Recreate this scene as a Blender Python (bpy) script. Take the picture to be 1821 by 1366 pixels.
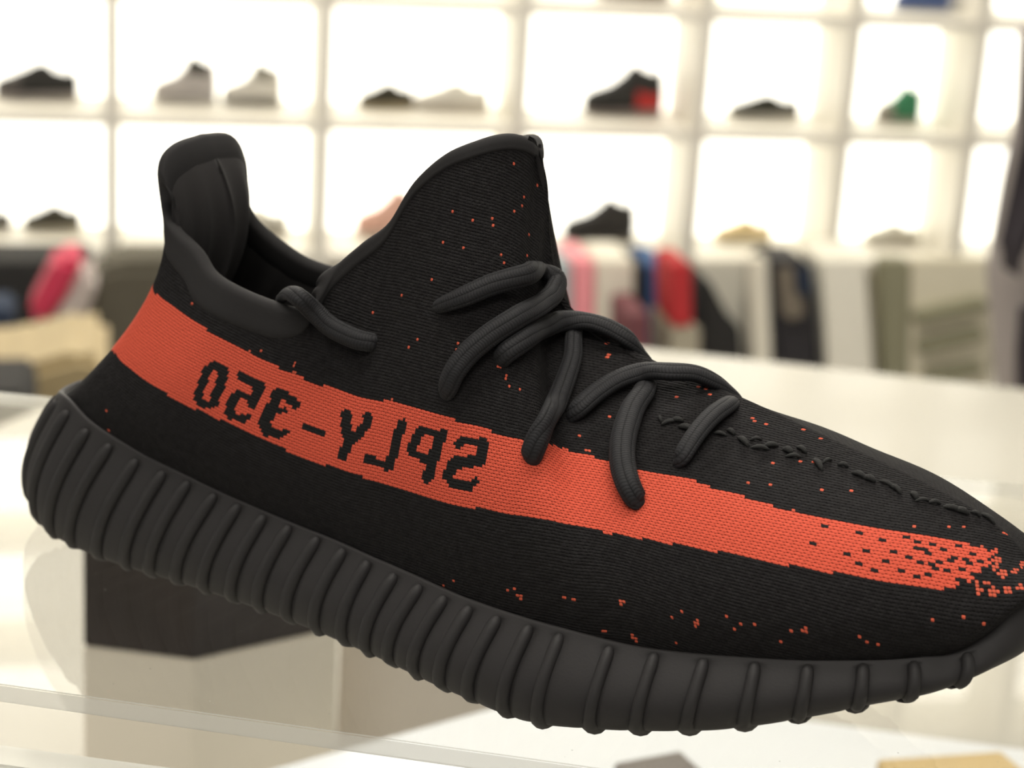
import bpy, bmesh, math, random
import numpy as np
from mathutils import Vector, Matrix
random.seed(7); rng = np.random.default_rng(7)
scene = bpy.context.scene
for o in list(bpy.data.objects): bpy.data.objects.remove(o)

# ---------------------------------------------------------------- camera, world, lights, exposure
Z0 = 1.36                                   # height of the clear shelf the shoe stands on
F_PX, PITCH, ROLL, CAM_H = 3616.0, math.radians(17.5), math.radians(3.5), .2402
fw = Vector((0, math.cos(PITCH), -math.sin(PITCH))); rt = Vector((1, 0, 0)); up = rt.cross(fw)
rt2 = rt*math.cos(ROLL)+up*math.sin(ROLL); up2 = up*math.cos(ROLL)-rt*math.sin(ROLL)
cam_d = bpy.data.cameras.new('camera'); cam = bpy.data.objects.new('camera', cam_d); scene.collection.objects.link(cam)
CAM = Vector((0, 0, Z0+CAM_H))
cam.matrix_world = Matrix(((rt2.x, up2.x, -fw.x, CAM.x), (rt2.y, up2.y, -fw.y, CAM.y), (rt2.z, up2.z, -fw.z, CAM.z), (0, 0, 0, 1)))
cam_d.sensor_width = 36; cam_d.lens = F_PX/1821*36; cam_d.clip_start = .02
cam_d.dof.use_dof = True; cam_d.dof.focus_distance = .520; cam_d.dof.aperture_fstop = 13.5
scene.camera = cam
scene.view_settings.view_transform = 'Standard'; scene.view_settings.look = 'None'
scene.view_settings.exposure = 0; scene.view_settings.gamma = 1; scene.view_settings.use_curve_mapping = False
w = bpy.data.worlds.new('world'); scene.world = w; w.use_nodes = True
w.node_tree.nodes['Background'].inputs[0].default_value = (1, .955, .895, 1)
w.node_tree.nodes['Background'].inputs[1].default_value = .30
def area(name, loc, sx, sy, power, col=(1, .95, .87), rot=(0, 0, 0)):
    l = bpy.data.lights.new(name, 'AREA'); l.shape = 'RECTANGLE'; l.size = sx; l.size_y = sy; l.energy = power; l.color = col
    o = bpy.data.objects.new(name, l); o.location = loc; o.rotation_euler = rot; scene.collection.objects.link(o); return o
area('ceiling_lamp', (-.3, .7, 3.8), 2.4, .6, 30)
area('ceiling_lamp', (-.3, -1.1, 3.8), 2.4, .6, 27)
area('ceiling_lamp', (-.3, 3.7, 3.8), 2.4, .6, 90)  # unseen lamp, set close to the shelving to brighten the goods below

# ---------------------------------------------------------------- helpers
R3 = np.array([rt2[:], up2[:], fw[:]])
def ray(px, py):
    d = np.array([(px-910.5)/F_PX, -(py-683)/F_PX, 1.0])@R3; return d
def on_z(px, py, z):                         # point of a horizontal plane (z relative to the clear shelf)
    d = ray(px, py); t = (z-CAM_H)/d[2]; return np.array([d[0]*t, d[1]*t, Z0+z])
YAW = math.radians(11); WE = np.array([math.cos(YAW), math.sin(YAW)]); WN = np.array([WE[1], -WE[0]])
def on_wall(px, py, D=5.0):                  # point of an upright plane parallel to the shelving, D metres away
    d = ray(px, py); t = (np.array([0, D])@WN)/(d[:2]@WN); return np.array([d[0]*t, d[1]*t, Z0+CAM_H+d[2]*t])
def wall_s(p, D=5.0): return float(p[:2]@WE-np.array([0, D])@WE)
def wall_pt(s, z, dep=0.0):                  # s along the shelving, dep = metres in front of its face
    q = np.array([0, 5.0])+WE*s+WN*dep; return np.array([q[0], q[1], z])

def mat(name, col, rough=.6, spec=.5, metal=0, noise=0, nscale=60, bump=0, bscale=200, emit=None, estr=0, sheen=0, coat=0):
    m = bpy.data.materials.new(name); m.use_nodes = True; nt = m.node_tree; b = nt.nodes['Principled BSDF']
    b.inputs['Base Color'].default_value = (*col, 1); b.inputs['Roughness'].default_value = rough
    b.inputs['Specular IOR Level'].default_value = spec; b.inputs['Metallic'].default_value = metal
    if sheen: b.inputs['Sheen Weight'].default_value = sheen; b.inputs['Sheen Roughness'].default_value = .5
    if coat: b.inputs['Coat Weight'].default_value = coat; b.inputs['Coat Roughness'].default_value = .05
    tc = nt.nodes.new('ShaderNodeTexCoord')
    if noise:
        n = nt.nodes.new('ShaderNodeTexNoise'); n.inputs['Scale'].default_value = nscale; n.inputs['Detail'].default_value = 4
        nt.links.new(tc.outputs['Object'], n.inputs['Vector'])
        mx = nt.nodes.new('ShaderNodeMixRGB'); mx.inputs[1].default_value = (*[c*(1-noise) for c in col], 1); mx.inputs[2].default_value = (*[min(1, c*(1+noise)) for c in col], 1)
        nt.links.new(n.outputs['Fac'], mx.inputs[0]); nt.links.new(mx.outputs[0], b.inputs['Base Color'])
    if bump:
        n2 = nt.nodes.new('ShaderNodeTexNoise'); n2.inputs['Scale'].default_value = bscale; n2.inputs['Detail'].default_value = 3
        nt.links.new(tc.outputs['Object'], n2.inputs['Vector'])
        bp = nt.nodes.new('ShaderNodeBump'); bp.inputs['Strength'].default_value = 1; bp.inputs['Distance'].default_value = bump
        nt.links.new(n2.outputs['Fac'], bp.inputs['Height']); nt.links.new(bp.outputs[0], b.inputs['Normal'])
    if emit: b.inputs['Emission Color'].default_value = (*emit, 1); b.inputs['Emission Strength'].default_value = estr
    return m
def link(name, me, m=None, parent=None, smooth=True):
    o = bpy.data.objects.new(name, me); scene.collection.objects.link(o)
    if m is not None: me.materials.append(m)
    if smooth: me.shade_smooth()
    if parent is not None: o.parent = parent
    return o
def mesh(name, V, F): 
    me = bpy.data.meshes.new(name); me.from_pydata([tuple(map(float, v)) for v in V], [], [tuple(map(int, f)) for f in F]); me.update(); return me
def empty(name, loc, rz=0):
    o = bpy.data.objects.new(name, None); o.empty_display_size = .05; o.location = loc; o.rotation_euler = (0, 0, rz); scene.collection.objects.link(o); return o
def tag(o, label, cat_, group=None):
    o['label'] = label; o['category'] = cat_
    if group: o['group'] = group
    return o
def structure(o): o['kind'] = 'structure'; return o
def grid(P, close_u=False):                 # faces of an (n,m,3) grid
    n, m = P.shape[:2]; F = []
    for i in range(n if close_u else n-1):
        for j in range(m-1):
            a = i*m+j; b = ((i+1) % n)*m+j; F.append((a, b, b+1, a+1))
    return P.reshape(-1, 3), F
def bevelled(me, w):
    bm = bmesh.new(); bm.from_mesh(me)
    if w: bmesh.ops.bevel(bm, geom=bm.edges[:], offset=w, segments=2, affect='EDGES', clamp_overlap=True)
    bmesh.ops.recalc_face_normals(bm, faces=bm.faces[:]); bm.to_mesh(me); bm.free(); return me
def prism(name, bottom, top, m, parent=None, bev=.002):   # bottom / top: equal lists of 3D points
    n = len(bottom); V = list(bottom)+list(top)
    F = [tuple(range(n))[::-1], tuple(range(n, 2*n))]+[(i, (i+1) % n, n+(i+1) % n, n+i) for i in range(n)]
    if parent is not None: V = [np.array(parent.matrix_basis.inverted()@Vector(v)) for v in V]
    return link(name, bevelled(mesh(name, V, F), bev), m, parent, smooth=False)
def plan_prism(name, pts, z0, z1, m, parent=None, bev=.002):
    return prism(name, [(p[0], p[1], z0) for p in pts], [(p[0], p[1], z1) for p in pts], m, parent, bev)
def wall_prism(name, pix, D, th, m, parent=None, bev=.004):  # an upright slab whose front face is traced on a plane D metres off
    f = [on_wall(x, y, D) for x, y in pix]; b = [p-np.array([WN[0], WN[1], 0])*th for p in f]
    return prism(name, f, b, m, parent, bev)
# ---------------------------------------------------------------- materials of the shop
M_floor = mat('polished_floor', (.42, .40, .37), .35, noise=.1, nscale=3)
M_wall = mat('shop_wall', (.80, .78, .74), .8, noise=.03, nscale=4)
M_ceil = mat('ceiling_paint', (.85, .84, .80), .9, noise=.03, nscale=4)
M_carc = mat('white_lacquer', (.78, .745, .66), .45, noise=.03, nscale=6)
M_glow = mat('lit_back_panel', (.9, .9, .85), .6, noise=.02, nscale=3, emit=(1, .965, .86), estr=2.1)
M_tab = mat('white_gloss_table', (.45, .43, .37), .26, spec=.6, noise=.03, nscale=5, coat=.15)
# ---------------------------------------------------------------- room shell
def slab_obj(name, x0, x1, y0, y1, z0, z1, m):
    o = plan_prism(name, [(x0, y0), (x1, y0), (x1, y1), (x0, y1)], z0, z1, m, bev=0); return structure(o)
slab_obj('floor', -6, 7, -3, 9, -.1, 0, M_floor)
slab_obj('ceiling', -6, 7, -3, 9, 4.0, 4.1, M_ceil)
a_, b_ = wall_pt(-5, 0, -.30), wall_pt(5.2, 0, -.30); c_, d_ = wall_pt(5.2, 0, -.74), wall_pt(-5, 0, -.74)
structure(plan_prism('wall_back', [a_, b_, c_, d_], 0, 4.0, M_wall, bev=0))
lampm = mat('lamp_diffuser', (.9, .9, .9), .5, noise=.01, emit=(1, .95, .87), estr=4)
lampf = mat('lamp_housing', (.6, .6, .6), .5, noise=.02)
for k, y in enumerate((-1.1, .7, 3.7)):  # the last fixture is unseen and follows its lamp that brightens the shelving
    t = tag(empty('ceiling_light', (-.3, y, 3.9)), 'long flat white ceiling light hanging %s' % ('behind the viewer', 'over the clear shelf', 'between the table and the shelving, unseen, set there to brighten the goods')[k], 'ceiling light')
    plan_prism('housing', [(-1.55, y-.35), (.95, y-.35), (.95, y+.35), (-1.55, y+.35)], 3.85, 4.0, lampf, t, .01)
    plan_prism('diffuser', [(-1.5, y-.3), (.9, y-.3), (.9, y+.3), (-1.5, y+.3)], 3.82, 3.85, lampm, t, .005)
# ---------------------------------------------------------------- lit shelving along the back wall
DIV = [-2.03, -1.52, -1.012, -.505, -.022, .439, .826, 1.167, 1.50, 1.86]
ROWS = [Z0+v for v in (-.997, -.665, -.366, -.06, .25, .56, .87, 1.18, 1.49, 1.80, 2.11, 2.42)]
DEP = .27; ROOT = wall_pt(DIV[0], 0, 0)
shelving = tag(empty('shelving_unit', ROOT), 'tall white shelving unit of lit square cubbies along the back wall', 'shelving')
def wbox(name, s0, s1, z0, z1, d0, d1, m, parent, bev=.002):
    return plan_prism(name, [wall_pt(s0, 0, d1)[:2], wall_pt(s1, 0, d1)[:2], wall_pt(s1, 0, d0)[:2], wall_pt(s0, 0, d0)[:2]], z0, z1, m, parent, bev)
for s in DIV: wbox('divider', s-.017, s+.017, .02, ROWS[-1]+.02, -DEP, 0, M_carc, shelving)
for i in range(len(DIV)-1):
    for z in ROWS: wbox('shelf_board', DIV[i]+.0175, DIV[i+1]-.0175, z-.026, z, -DEP+.012, -.001, M_carc, shelving)
    for j in range(len(ROWS)-1): wbox('back_panel', DIV[i]+.0175, DIV[i+1]-.0175, ROWS[j]+.0005, ROWS[j+1]-.0265, -DEP, -DEP+.011, M_glow, shelving, 0)
    wbox('lower_back_panel', DIV[i]+.0175, DIV[i+1]-.0175, .02, ROWS[0]-.0265, -DEP, -DEP+.011, M_carc, shelving, 0)
wbox('plinth_board', DIV[0]-.012, DIV[-1]+.012, 0, .02, -DEP, 0, M_carc, shelving, 0)

# ---------------------------------------------------------------- sneakers on the shelves
def sneaker(name, label, px0, px1, row, high, col_u, col_s, flip=False, accent=None, toe=None, dep=-.195, tongue=None, group=None, hs=1.0):
    """a low or high sneaker seen from its side, toe to the left unless flip; built of a sole and an upper"""
    z = ROWS[row]; zz = z-Z0
    # pixel columns -> position along the shelf at the shelf's height
    def s_at(px):
        p = on_wall(px, {0: 440, 1: 215, 2: 5}.get(row, 5-200*(row-2)), 5.0-dep); return wall_s(p, 5.0)
    s0, s1 = s_at(px0), s_at(px1); L = s1-s0; W = min(.10, L*.36)
    c = wall_pt((s0+s1)/2, z+.0004, dep)
    root = empty(name, c, YAW+(math.pi if flip else 0))
    mu = mat(name+'_upper', col_u, .8, noise=.15, nscale=30); ms = mat(name+'_sole', col_s, .7, noise=.08, nscale=30)
    X = np.linspace(0, 1, 26)
    wid = W/2*np.interp(X, [0, .04, .12, .3, .5, .75, .93, 1], [.15, .55, .85, 1, .85, .78, .66, .2])
    def ring(x, wy, z0, z1, r=12):
        a = np.linspace(0, 2*np.pi, r, endpoint=False); ca, sa = np.cos(a), np.sin(a)
        y = np.sign(ca)*np.abs(ca)**.6*wy; zc = (z0+z1)/2+np.sign(sa)*np.abs(sa)**.7*(z1-z0)/2
        return np.stack([np.full(r, x), y, zc], 1)
    def loft(nm, z0, z1, wf, m, x0=0, x1=1):
        P = np.array([ring((x-.5)*L, w_*wf, a, b) for x, w_, a, b in zip(X, wid, z0, z1) if x0-.001 <= x <= x1+.001])
        n, r = P.shape[:2]; V = P.reshape(-1, 3); F = [(i*r+j, i*r+(j+1) % r, (i+1)*r+(j+1) % r, (i+1)*r+j) for i in range(n-1) for j in range(r)]
        F += [tuple(range(r)), tuple(range((n-1)*r, n*r))[::-1]]
        me = mesh(nm, V, F); bevelled(me, 0); return link(nm, me, m, root)
    st = .022*L/.27
    spring = .008*np.clip(1-X/.18, 0, 1)**2
    loft('sole', spring, spring*.5+st*np.interp(X, [0, .3, 1], [.8, .9, 1.25]), 1.0, ms)
    H = L*(.60 if high else .38)*hs
    prof = np.interp(X, [0, .05, .2, .35, .5, .62, .72, .86, .97, 1], ([.28, .40, .48, .56, .76, 1.0, .88, .80, .86, .5] if high else [.38, .5, .62, .78, .98, 1.0, .78, .72, .80, .5]))
    loft('upper', np.full(26, st*.85), np.maximum(prof*H, st*1.1), .93, mu)
    if accent: loft('heel_panel', np.full(26, st*.9), np.maximum(prof*H*.62, st*1.1), 1.0, mat(name+'_accent', accent, .7, noise=.1, nscale=30), .62, .985)
    if toe: loft('toe_panel', np.full(26, st*.9), np.maximum(prof*H*1.02, st*1.15), .98, mat(name+'_toe', toe, .7, noise=.1, nscale=30), 0, .34)
    if tongue: loft('collar', np.interp(X, [0, 1], [H*.55, H*.55]), np.maximum(prof*H*1.03, H*.56), .97, mat(name+'_collar', tongue, .8, noise=.1, nscale=30), .5, .9)
    g = group or 'sneakers on the lit shelves'
    return tag(root, label, 'sneaker', g)
BK = (.02, .02, .02); WH = (.75, .74, .72); GY = (.25, .24, .23)
sneaker('sneaker', 'black low sneaker with a grey midfoot on the far left of the upper row', -10, 140, 1, False, (.03, .03, .03), (.42, .38, .37), toe=(.10, .09, .09), hs=1.15)
sneaker('sneaker', 'pale grey high sneaker with a black collar, left one of the pair in its cubby', 270, 385, 1, True, (.55, .52, .52), (.62, .60, .58), tongue=(.03, .03, .02), hs=1.25)
sneaker('sneaker', 'white high sneaker with a dark sole and dark collar tip beside the pale grey one', 392, 500, 1, True, (.80, .78, .74), (.09, .08, .07), tongue=(.25, .24, .20), hs=1.2)
sneaker('sneaker', 'black and tan low sneaker tilted on a pale stand in the third cubby', 635, 735, 1, False, (.05, .045, .03), (.66, .55, .36), hs=1.2)
sneaker('sneaker', 'all white low sneaker to the right of the black and tan one', 735, 868, 1, False, (.85, .83, .78), (.62, .55, .48))
sneaker('sneaker', 'black high sneaker with a red heel panel', 1035, 1176, 1, True, (.03, .03, .03), (.30, .25, .24), accent=(.55, .03, .03), hs=1.08)
sneaker('sneaker', 'low black sneaker on a thick white sole', 1293, 1420, 1, False, (.03, .03, .02), (.75, .72, .66), hs=.85)
sneaker('sneaker', 'high sneaker with a green heel and a grey toe', 1556, 1636, 1, True, (.05, .25, .13), (.50, .45, .40), toe=(.40, .37, .33), hs=1.4)
sneaker('sneaker', 'dark low sneaker cut by the left edge of the photo on the lower row', -90, 22, 0, False, (.05, .05, .04), (.6, .55, .5))
sneaker('sneaker', 'dark olive low sneaker on the lower row left of the big shoe', 40, 145, 0, False, (.06, .055, .04), (.68, .62, .50), hs=1.2)
sneaker('sneaker', 'white low sneaker with a dark heel tab half hidden behind the big shoe', 385, 512, 0, False, (.80, .78, .72), (.7, .66, .6), accent=(.06, .055, .04))
sneaker('sneaker', 'salmon pink high sneaker between the heel and tongue of the big shoe', 630, 745, 0, True, (.78, .48, .40), (.7, .62, .55), hs=1.3)
sneaker('sneaker', 'all black high sneaker alone in its cubby on the lower row', 1000, 1126, 0, True, (.03, .028, .028), (.06, .055, .055), hs=1.0)
sneaker('sneaker', 'pale yellow low sneaker on the lower row', 1268, 1370, 0, False, (.85, .68, .38), (.82, .78, .66))
sneaker('sneaker', 'white low sneaker with an olive grey heel on the lower row at right', 1535, 1632, 0, False, (.72, .70, .62), (.6, .55, .5), accent=(.38, .36, .28))
sneaker('sneaker', 'brown soled sneaker on the third row, only its sole in the frame', 1060, 1190, 2, True, (.25, .12, .08), (.10, .05, .04))
sneaker('sneaker', 'blue sneaker on the third row at right, only its sole in the frame', 1590, 1690, 2, True, (.10, .16, .40), (.20, .25, .42))
sneaker('sneaker', 'red sneaker high on the shelving that mirrors in the white table', 1645, 1725, 5, True, (.45, .08, .05), (.35, .08, .06))

# ---------------------------------------------------------------- goods in the low bays under the cubbies
def goods(name, label, cat_, pix, D, th, m, bev=.006, group='goods stored under the shelving', floor=True):
    if floor:                                 # carry the lowest edge of the outline down to the floor
        ym = max(y for x, y in pix); q_ = []
        for x, y in pix:
            if y > ym-14:
                lo_, hi_ = y, 1400
                for _ in range(40):
                    mid_ = (lo_+hi_)/2
                    if on_wall(x, mid_, D)[2] > .001: lo_ = mid_
                    else: hi_ = mid_
                q_.append((x, lo_))
            else: q_.append((x, y))
        pix = q_
    base = np.mean([on_wall(x, y, D) for x, y in pix], axis=0); base[2] = min(on_wall(x, y, D)[2] for x, y in pix)
    r = tag(empty(name, base), label, cat_, group)
    wall_prism('body', pix, D, th, m, r, bev); return r
K_ = mat('black_cloth', (.022, .021, .020), .85, noise=.2, nscale=20)
NV = mat('navy_cloth', (.02, .035, .07), .85, noise=.2, nscale=20)
LB = mat('pale_blue_card', (.45, .50, .52), .7, noise=.05, nscale=20)
PK = mat('pink_card', (.95, .36, .40), .7, noise=.05, nscale=20)
CR = mat('cream_card', (.84, .80, .68), .7, noise=.05, nscale=20)
RD = mat('red_card', (.50, .025, .03), .7, noise=.08, nscale=20)
BL = mat('blue_card', (.03, .10, .26), .7, noise=.08, nscale=20)
MR = mat('maroon_card', (.16, .05, .06), .7, noise=.08, nscale=20)
TN = mat('tan_leather', (.42, .33, .18), .6, noise=.15, nscale=15)
OL = mat('olive_canvas', (.10, .09, .065), .8, noise=.3, nscale=12)
MV = mat('mauve_white_cloth', (.60, .53, .50), .8, noise=.08, nscale=10)
SG = mat('sage_grey_metal', (.27, .26, .17), .6, noise=.08, nscale=20)
GB = mat('beige_card', (.42, .38, .29), .7, noise=.08, nscale=20)
goods('shoe_box', 'tall pale blue box standing upright behind the tongue of the big shoe', 'box', [(985, 466), (1018, 466), (1018, 640), (985, 640)], 4.74, .2, LB)
goods('shoe_box', 'slim pink box standing upright next to the pale blue one', 'box', [(1021, 464), (1058, 464), (1056, 640), (1021, 640)], 4.74, .2, PK)
goods('shoe_box', 'wide cream box standing right of the pink one', 'box', [(1062, 464), (1128, 464), (1124, 650), (1058, 650)], 4.74, .2, CR)
goods('shoe_box', 'dark grey box standing between the cream box and the blue box', 'box', [(1134, 474), (1149, 474), (1149, 555), (1134, 560)], 4.74, .2, K_)
goods('shoe_box', 'maroon box low in front of the dark grey one', 'box', [(1118, 562), (1156, 558), (1156, 650), (1118, 650)], 4.5, .2, MR)
goods('shoe_box', 'blue box standing upright to the left of the red box', 'box', [(1152, 472), (1190, 472), (1192, 650), (1152, 650)], 4.74, .2, BL)
goods('shoe_box', 'bright red box standing upright beside the blue box', 'box', [(1193, 470), (1230, 470), (1232, 582), (1195, 582)], 4.52, .16, RD, floor=False)
goods('shoe_box', 'beige box lying under the red box', 'box', [(1194, 583), (1246, 583), (1248, 655), (1194, 655)], 4.52, .2, GB)
goods('backpack', 'black bag with a slanting top edge right of the red box', 'bag', [(1250, 500), (1262, 498), (1300, 570), (1318, 580), (1330, 660), (1250, 660)], 4.74, .2, K_, .02)
goods('shoe_box', 'cream board leaning against the slanted black bag', 'board', [(1240, 462), (1326, 462), (1326, 575), (1240, 575)], 4.965, .02, CR)
goods('display_post', 'cream upright post between the two black bags', 'post', [(1334, 462), (1366, 462), (1378, 670), (1346, 670)], 4.74, .05, CR)
bag = goods('tote_bag', 'black upright bag with a grey and beige front pocket', 'bag', [(1368, 466), (1446, 466), (1468, 670), (1386, 670)], 4.74, .18, mat('black_nylon', (.022, .02, .024), .7, noise=.2, nscale=20), .015)
wall_prism('pocket', [(1384, 478), (1412, 478), (1414, 520), (1428, 530), (1432, 560), (1408, 572), (1392, 558)], 4.725, .014, mat('taupe_pocket', (.20, .17, .13), .8, noise=.15, nscale=20), bag, .004)
wall_prism('handle', [(1418, 476), (1438, 476), (1444, 525), (1424, 525)], 4.727, .012, NV, bag, .003)
goods('storage_box', 'large off white box standing right of the black bag', 'box', [(1462, 464), (1540, 462), (1560, 680), (1480, 680)], 4.74, .2, mat('white_card', (.90, .87, .76), .6, noise=.04, nscale=20))
goods('display_post', 'sage grey upright post left of the barred panel', 'post', [(1568, 464), (1620, 464), (1614, 680), (1576, 680)], 4.74, .06, SG)
rack = goods('slat_panel', 'beige panel crossed by three slanting grey bars', 'panel', [(1622, 462), (1762, 462), (1762, 700), (1616, 700)], 4.74, .04, mat('warm_beige_panel', (.74, .69, .54), .6, noise=.05, nscale=20))
for q in (((1630, 558), (1750, 532), (1762, 540), (1762, 552), (1632, 582)), ((1636, 610), (1752, 586), (1752, 606), (1638, 634)), ((1650, 664), (1752, 648), (1752, 664), (1652, 690))):
    wall_prism('bar', list(q), 4.70, .045, SG, rack, .006)
# left bay
goods('storage_crate', 'large black crate filling the low bay at the far left', 'crate', [(-120, 468), (160, 468), (160, 700), (-120, 700)], 4.74, .2, K_, .01)
goods('storage_box', 'dark blue box in front of the black crate at the left edge', 'box', [(-60, 552), (22, 552), (20, 668), (-60, 668)], 4.3, .15, NV, .01)
pb = goods('gift_bag', 'slanting pinkish white bag with a red upper side', 'bag', [(150, 470), (178, 500), (150, 570), (92, 695), (20, 690), (62, 585), (95, 540)], 4.2, .14, MV, .02)
wall_prism('red_side', [(98, 462), (150, 462), (112, 540), (72, 584), (46, 562)], 4.19, .15, mat('crimson_paper', (.62, .04, .10), .6, noise=.1, nscale=10), pb, .015)
goods('backpack', 'dark olive backpack beside the pinkish bag, behind the heel of the big shoe', 'bag', [(168, 480), (205, 468), (330, 468), (330, 640), (118, 640), (150, 560)], 4.4, .2, OL, .03)
goods('suitcase', 'tan leather case lying low behind the left end of the table', 'suitcase', [(-60, 664), (30, 658), (140, 628), (190, 640), (190, 790), (-60, 790)], 3.6, .3, TN, .02)
goods('storage_box', 'black flat box in front of the tan case at the left edge', 'box', [(-60, 700), (52, 698), (58, 735), (50, 800), (-60, 800)], 3.3, .2, K_, .01)
# garments at the right edge
coat = tag(empty('hanging_coat', on_wall(1850, 600, 2.6)), 'pale mauve and black coat hanging at the right edge of the photo', 'coat')
pal = mat('mauve_wool', (.50, .45, .43), .9, noise=.08, nscale=20, bump=.002, bscale=60); dk = mat('black_wool', (.03, .024, .03), .9, noise=.1, nscale=20)
def cloth(name, outline, D, th, m, parent, wob):
    """a draped cloth panel: outline = rows of (left px, right px, y px)"""
    rows = []; n = 18
    ys = np.linspace(outline[0][2], outline[-1][2], 26); L_ = np.interp(ys, [r[2] for r in outline], [r[0] for r in outline]); R_ = np.interp(ys, [r[2] for r in outline], [r[1] for r in outline])
    F_, B_ = [], []
    for y, l, r in zip(ys, L_, R_):
        fr, bk = [], []
        for k in range(n):
            u = k/(n-1); x = l+(r-l)*u; p = on_wall(x, y, D)
            d = math.sin(u*math.pi)**.5*th*(.6+.4*math.sin(u*wob+y*.01)); fr.append(p+np.array([WN[0], WN[1], 0])*d); bk.append(p-np.array([WN[0], WN[1], 0])*d*.6)
        rows.append(fr+bk[::-1])
    P = np.array(rows); P = np.concatenate([P, P[:, :1]], 1); V, F = grid(P)
    V = [np.array(parent.matrix_basis.inverted()@Vector(v)) for v in V]
    me = mesh(name, V, F); bm = bmesh.new(); bm.from_mesh(me); bmesh.ops.remove_doubles(bm, verts=bm.verts[:], dist=1e-5); bmesh.ops.holes_fill(bm, edges=bm.edges[:], sides=0); bmesh.ops.recalc_face_normals(bm, faces=bm.faces[:]); bm.to_mesh(me); bm.free()
    return link(name, me, m, parent)
cloth('body', [(1812, 2080, 40), (1805, 2080, 200), (1778, 2080, 330), (1752, 2080, 480), (1768, 2080, 640), (1776, 2080, 760)], 2.6, .05, pal, coat, 20)
cloth('sleeve', [(1826, 1960, 60), (1816, 1940, 240), (1796, 1850, 340), (1776, 1826, 430), (1790, 1800, 480)], 2.45, .04, dk, coat, 9)
cloth('trouser_leg', [(1812, 2000, 545), (1806, 2000, 620), (1808, 2000, 780)], 2.45, .04, dk, coat, 9)

# ---------------------------------------------------------------- white table, pieces on it and the clear shelf
TZ = -.30
def polyz(pix, z): return [on_z(x, y, z) for x, y in pix]
T_ = polyz([(470, 545), (1170, 620), (1821, 690)], TZ)
far_dir = (T_[2]-T_[0])/np.linalg.norm(T_[2]-T_[0]); Lp = polyz([(95, 712), (0, 752)], TZ); ld = (Lp[1]-Lp[0])/np.linalg.norm(Lp[1]-Lp[0])
table = tag(empty('display_table', (.1, .9, 0)), 'large glossy white table in front of the shelving, under the clear shelf', 'table')
tp = [T_[0], T_[2]+far_dir*.9, T_[2]+far_dir*.9-np.array([0, 2.0, 0]), Lp[1]+np.array([0, -1.2, 0])-np.array([.3, 0, 0]), Lp[1]+ld*.25, Lp[0]]
tp = [Vector(p[:]) for p in tp]
plan_prism('table_top', tp, Z0+TZ-.04, Z0+TZ, M_tab, table, .004)
cx = sum(p.x for p in tp)/6; cy = sum(p.y for p in tp)/6
plan_prism('table_body', [(cx+(p.x-cx)*.85, cy+(p.y-cy)*.85) for p in tp], 0, Z0+TZ-.04, M_carc, table, .004)
# plinth with a black box, seen through the clear shelf
PZ = -.20
pc = polyz([(148, 1150), (345, 1175), (602, 1118)], PZ); back = pc[0]+(pc[2]-pc[1]); 
foot = [pc[0], pc[1], pc[2], pc[2]+np.array([-.03, .06, 0]), pc[0]+np.array([.01, .07, 0])]
M_pl = mat('grey_beige_laminate', (.72, .66, .58), .5, noise=.03, nscale=8)
pl_ = tag(empty('plinth', (pc[1][0], pc[1][1], Z0+TZ)), 'small pale beige plinth under the clear shelf, topped by a black box', 'plinth')
plan_prism('body', foot, Z0+TZ+.0003, Z0+PZ, mat('cream_laminate', (.86, .80, .68), .5, noise=.03, nscale=8), pl_, .001)
bx = tag(empty('gift_box', (pc[1][0], pc[1][1], Z0+PZ)), 'black box with a faint brown sheen on the beige plinth under the clear shelf', 'box')
plan_prism('box_body', foot, Z0+PZ+.0003, Z0+PZ+.07, mat('black_brown_card', (.030, .022, .020), .4, noise=.5, nscale=22), bx, .001)
plan_prism('lid', [np.array(p)*1 for p in foot], Z0+PZ+.0703, Z0+PZ+.082, mat('black_lid', (.03, .028, .028), .5, noise=.1, nscale=20), bx, .001)
g0 = polyz([(606, 1116), (960, 1150), (1300, 1100)], PZ-.02)
gp = tag(empty('plinth', (g0[0][0], g0[0][1], Z0+TZ)), 'wider grey beige plinth to the right of the small one under the clear shelf', 'plinth')
plan_prism('body', [g0[0], g0[1], g0[1]+np.array([.12, .02, 0]), g0[1]+np.array([.12, .16, 0]), g0[0]+np.array([.0, .12, 0])], Z0+TZ+.0003, Z0+PZ-.02, M_pl, gp, .001)
# low white block nearer the viewer
wz = -.215
w3 = polyz([(1000, 1222), (1821, 1330), (480, 1366)], wz); e1 = (w3[1]-w3[0]); e1 /= np.linalg.norm(e1); e2 = (w3[2]-w3[0]); e2 /= np.linalg.norm(e2)
wb = tag(empty('display_block', (w3[0][0], w3[0][1], Z0+TZ)), 'low cool white block under the front edge of the clear shelf', 'block')
plan_prism('body', [w3[0], w3[0]+e2*.25, w3[0]+e2*.25+e1*.29, w3[0]+e1*.29], Z0+TZ+.0003, Z0+wz, mat('cool_white_laminate', (.72, .75, .76), .4, noise=.02, nscale=8), wb, .002)
q = polyz([(1092, 1356), (1210, 1334), (1262, 1380), (1130, 1440)], wz+.03)
db = tag(empty('small_box', (q[0][0], q[0][1], Z0+wz)), 'dark grey small box on the cool white block at the bottom edge of the photo', 'box')
plan_prism('body', q, Z0+wz+.0003, Z0+wz+.03, mat('grey_brown_card', (.16, .14, .12), .6, noise=.1, nscale=40), db, .001)
q = polyz([(1560, 1350), (1780, 1335), (1860, 1400), (1600, 1440)], wz+.012)
yb = tag(empty('small_box', (q[0][0], q[0][1], Z0+wz)), 'mustard yellow flat box on the cool white block at the bottom right corner', 'box')
plan_prism('body', q, Z0+wz+.0003, Z0+wz+.012, mat('mustard_card', (.55, .40, .17), .6, noise=.1, nscale=40), yb, .001)

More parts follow.
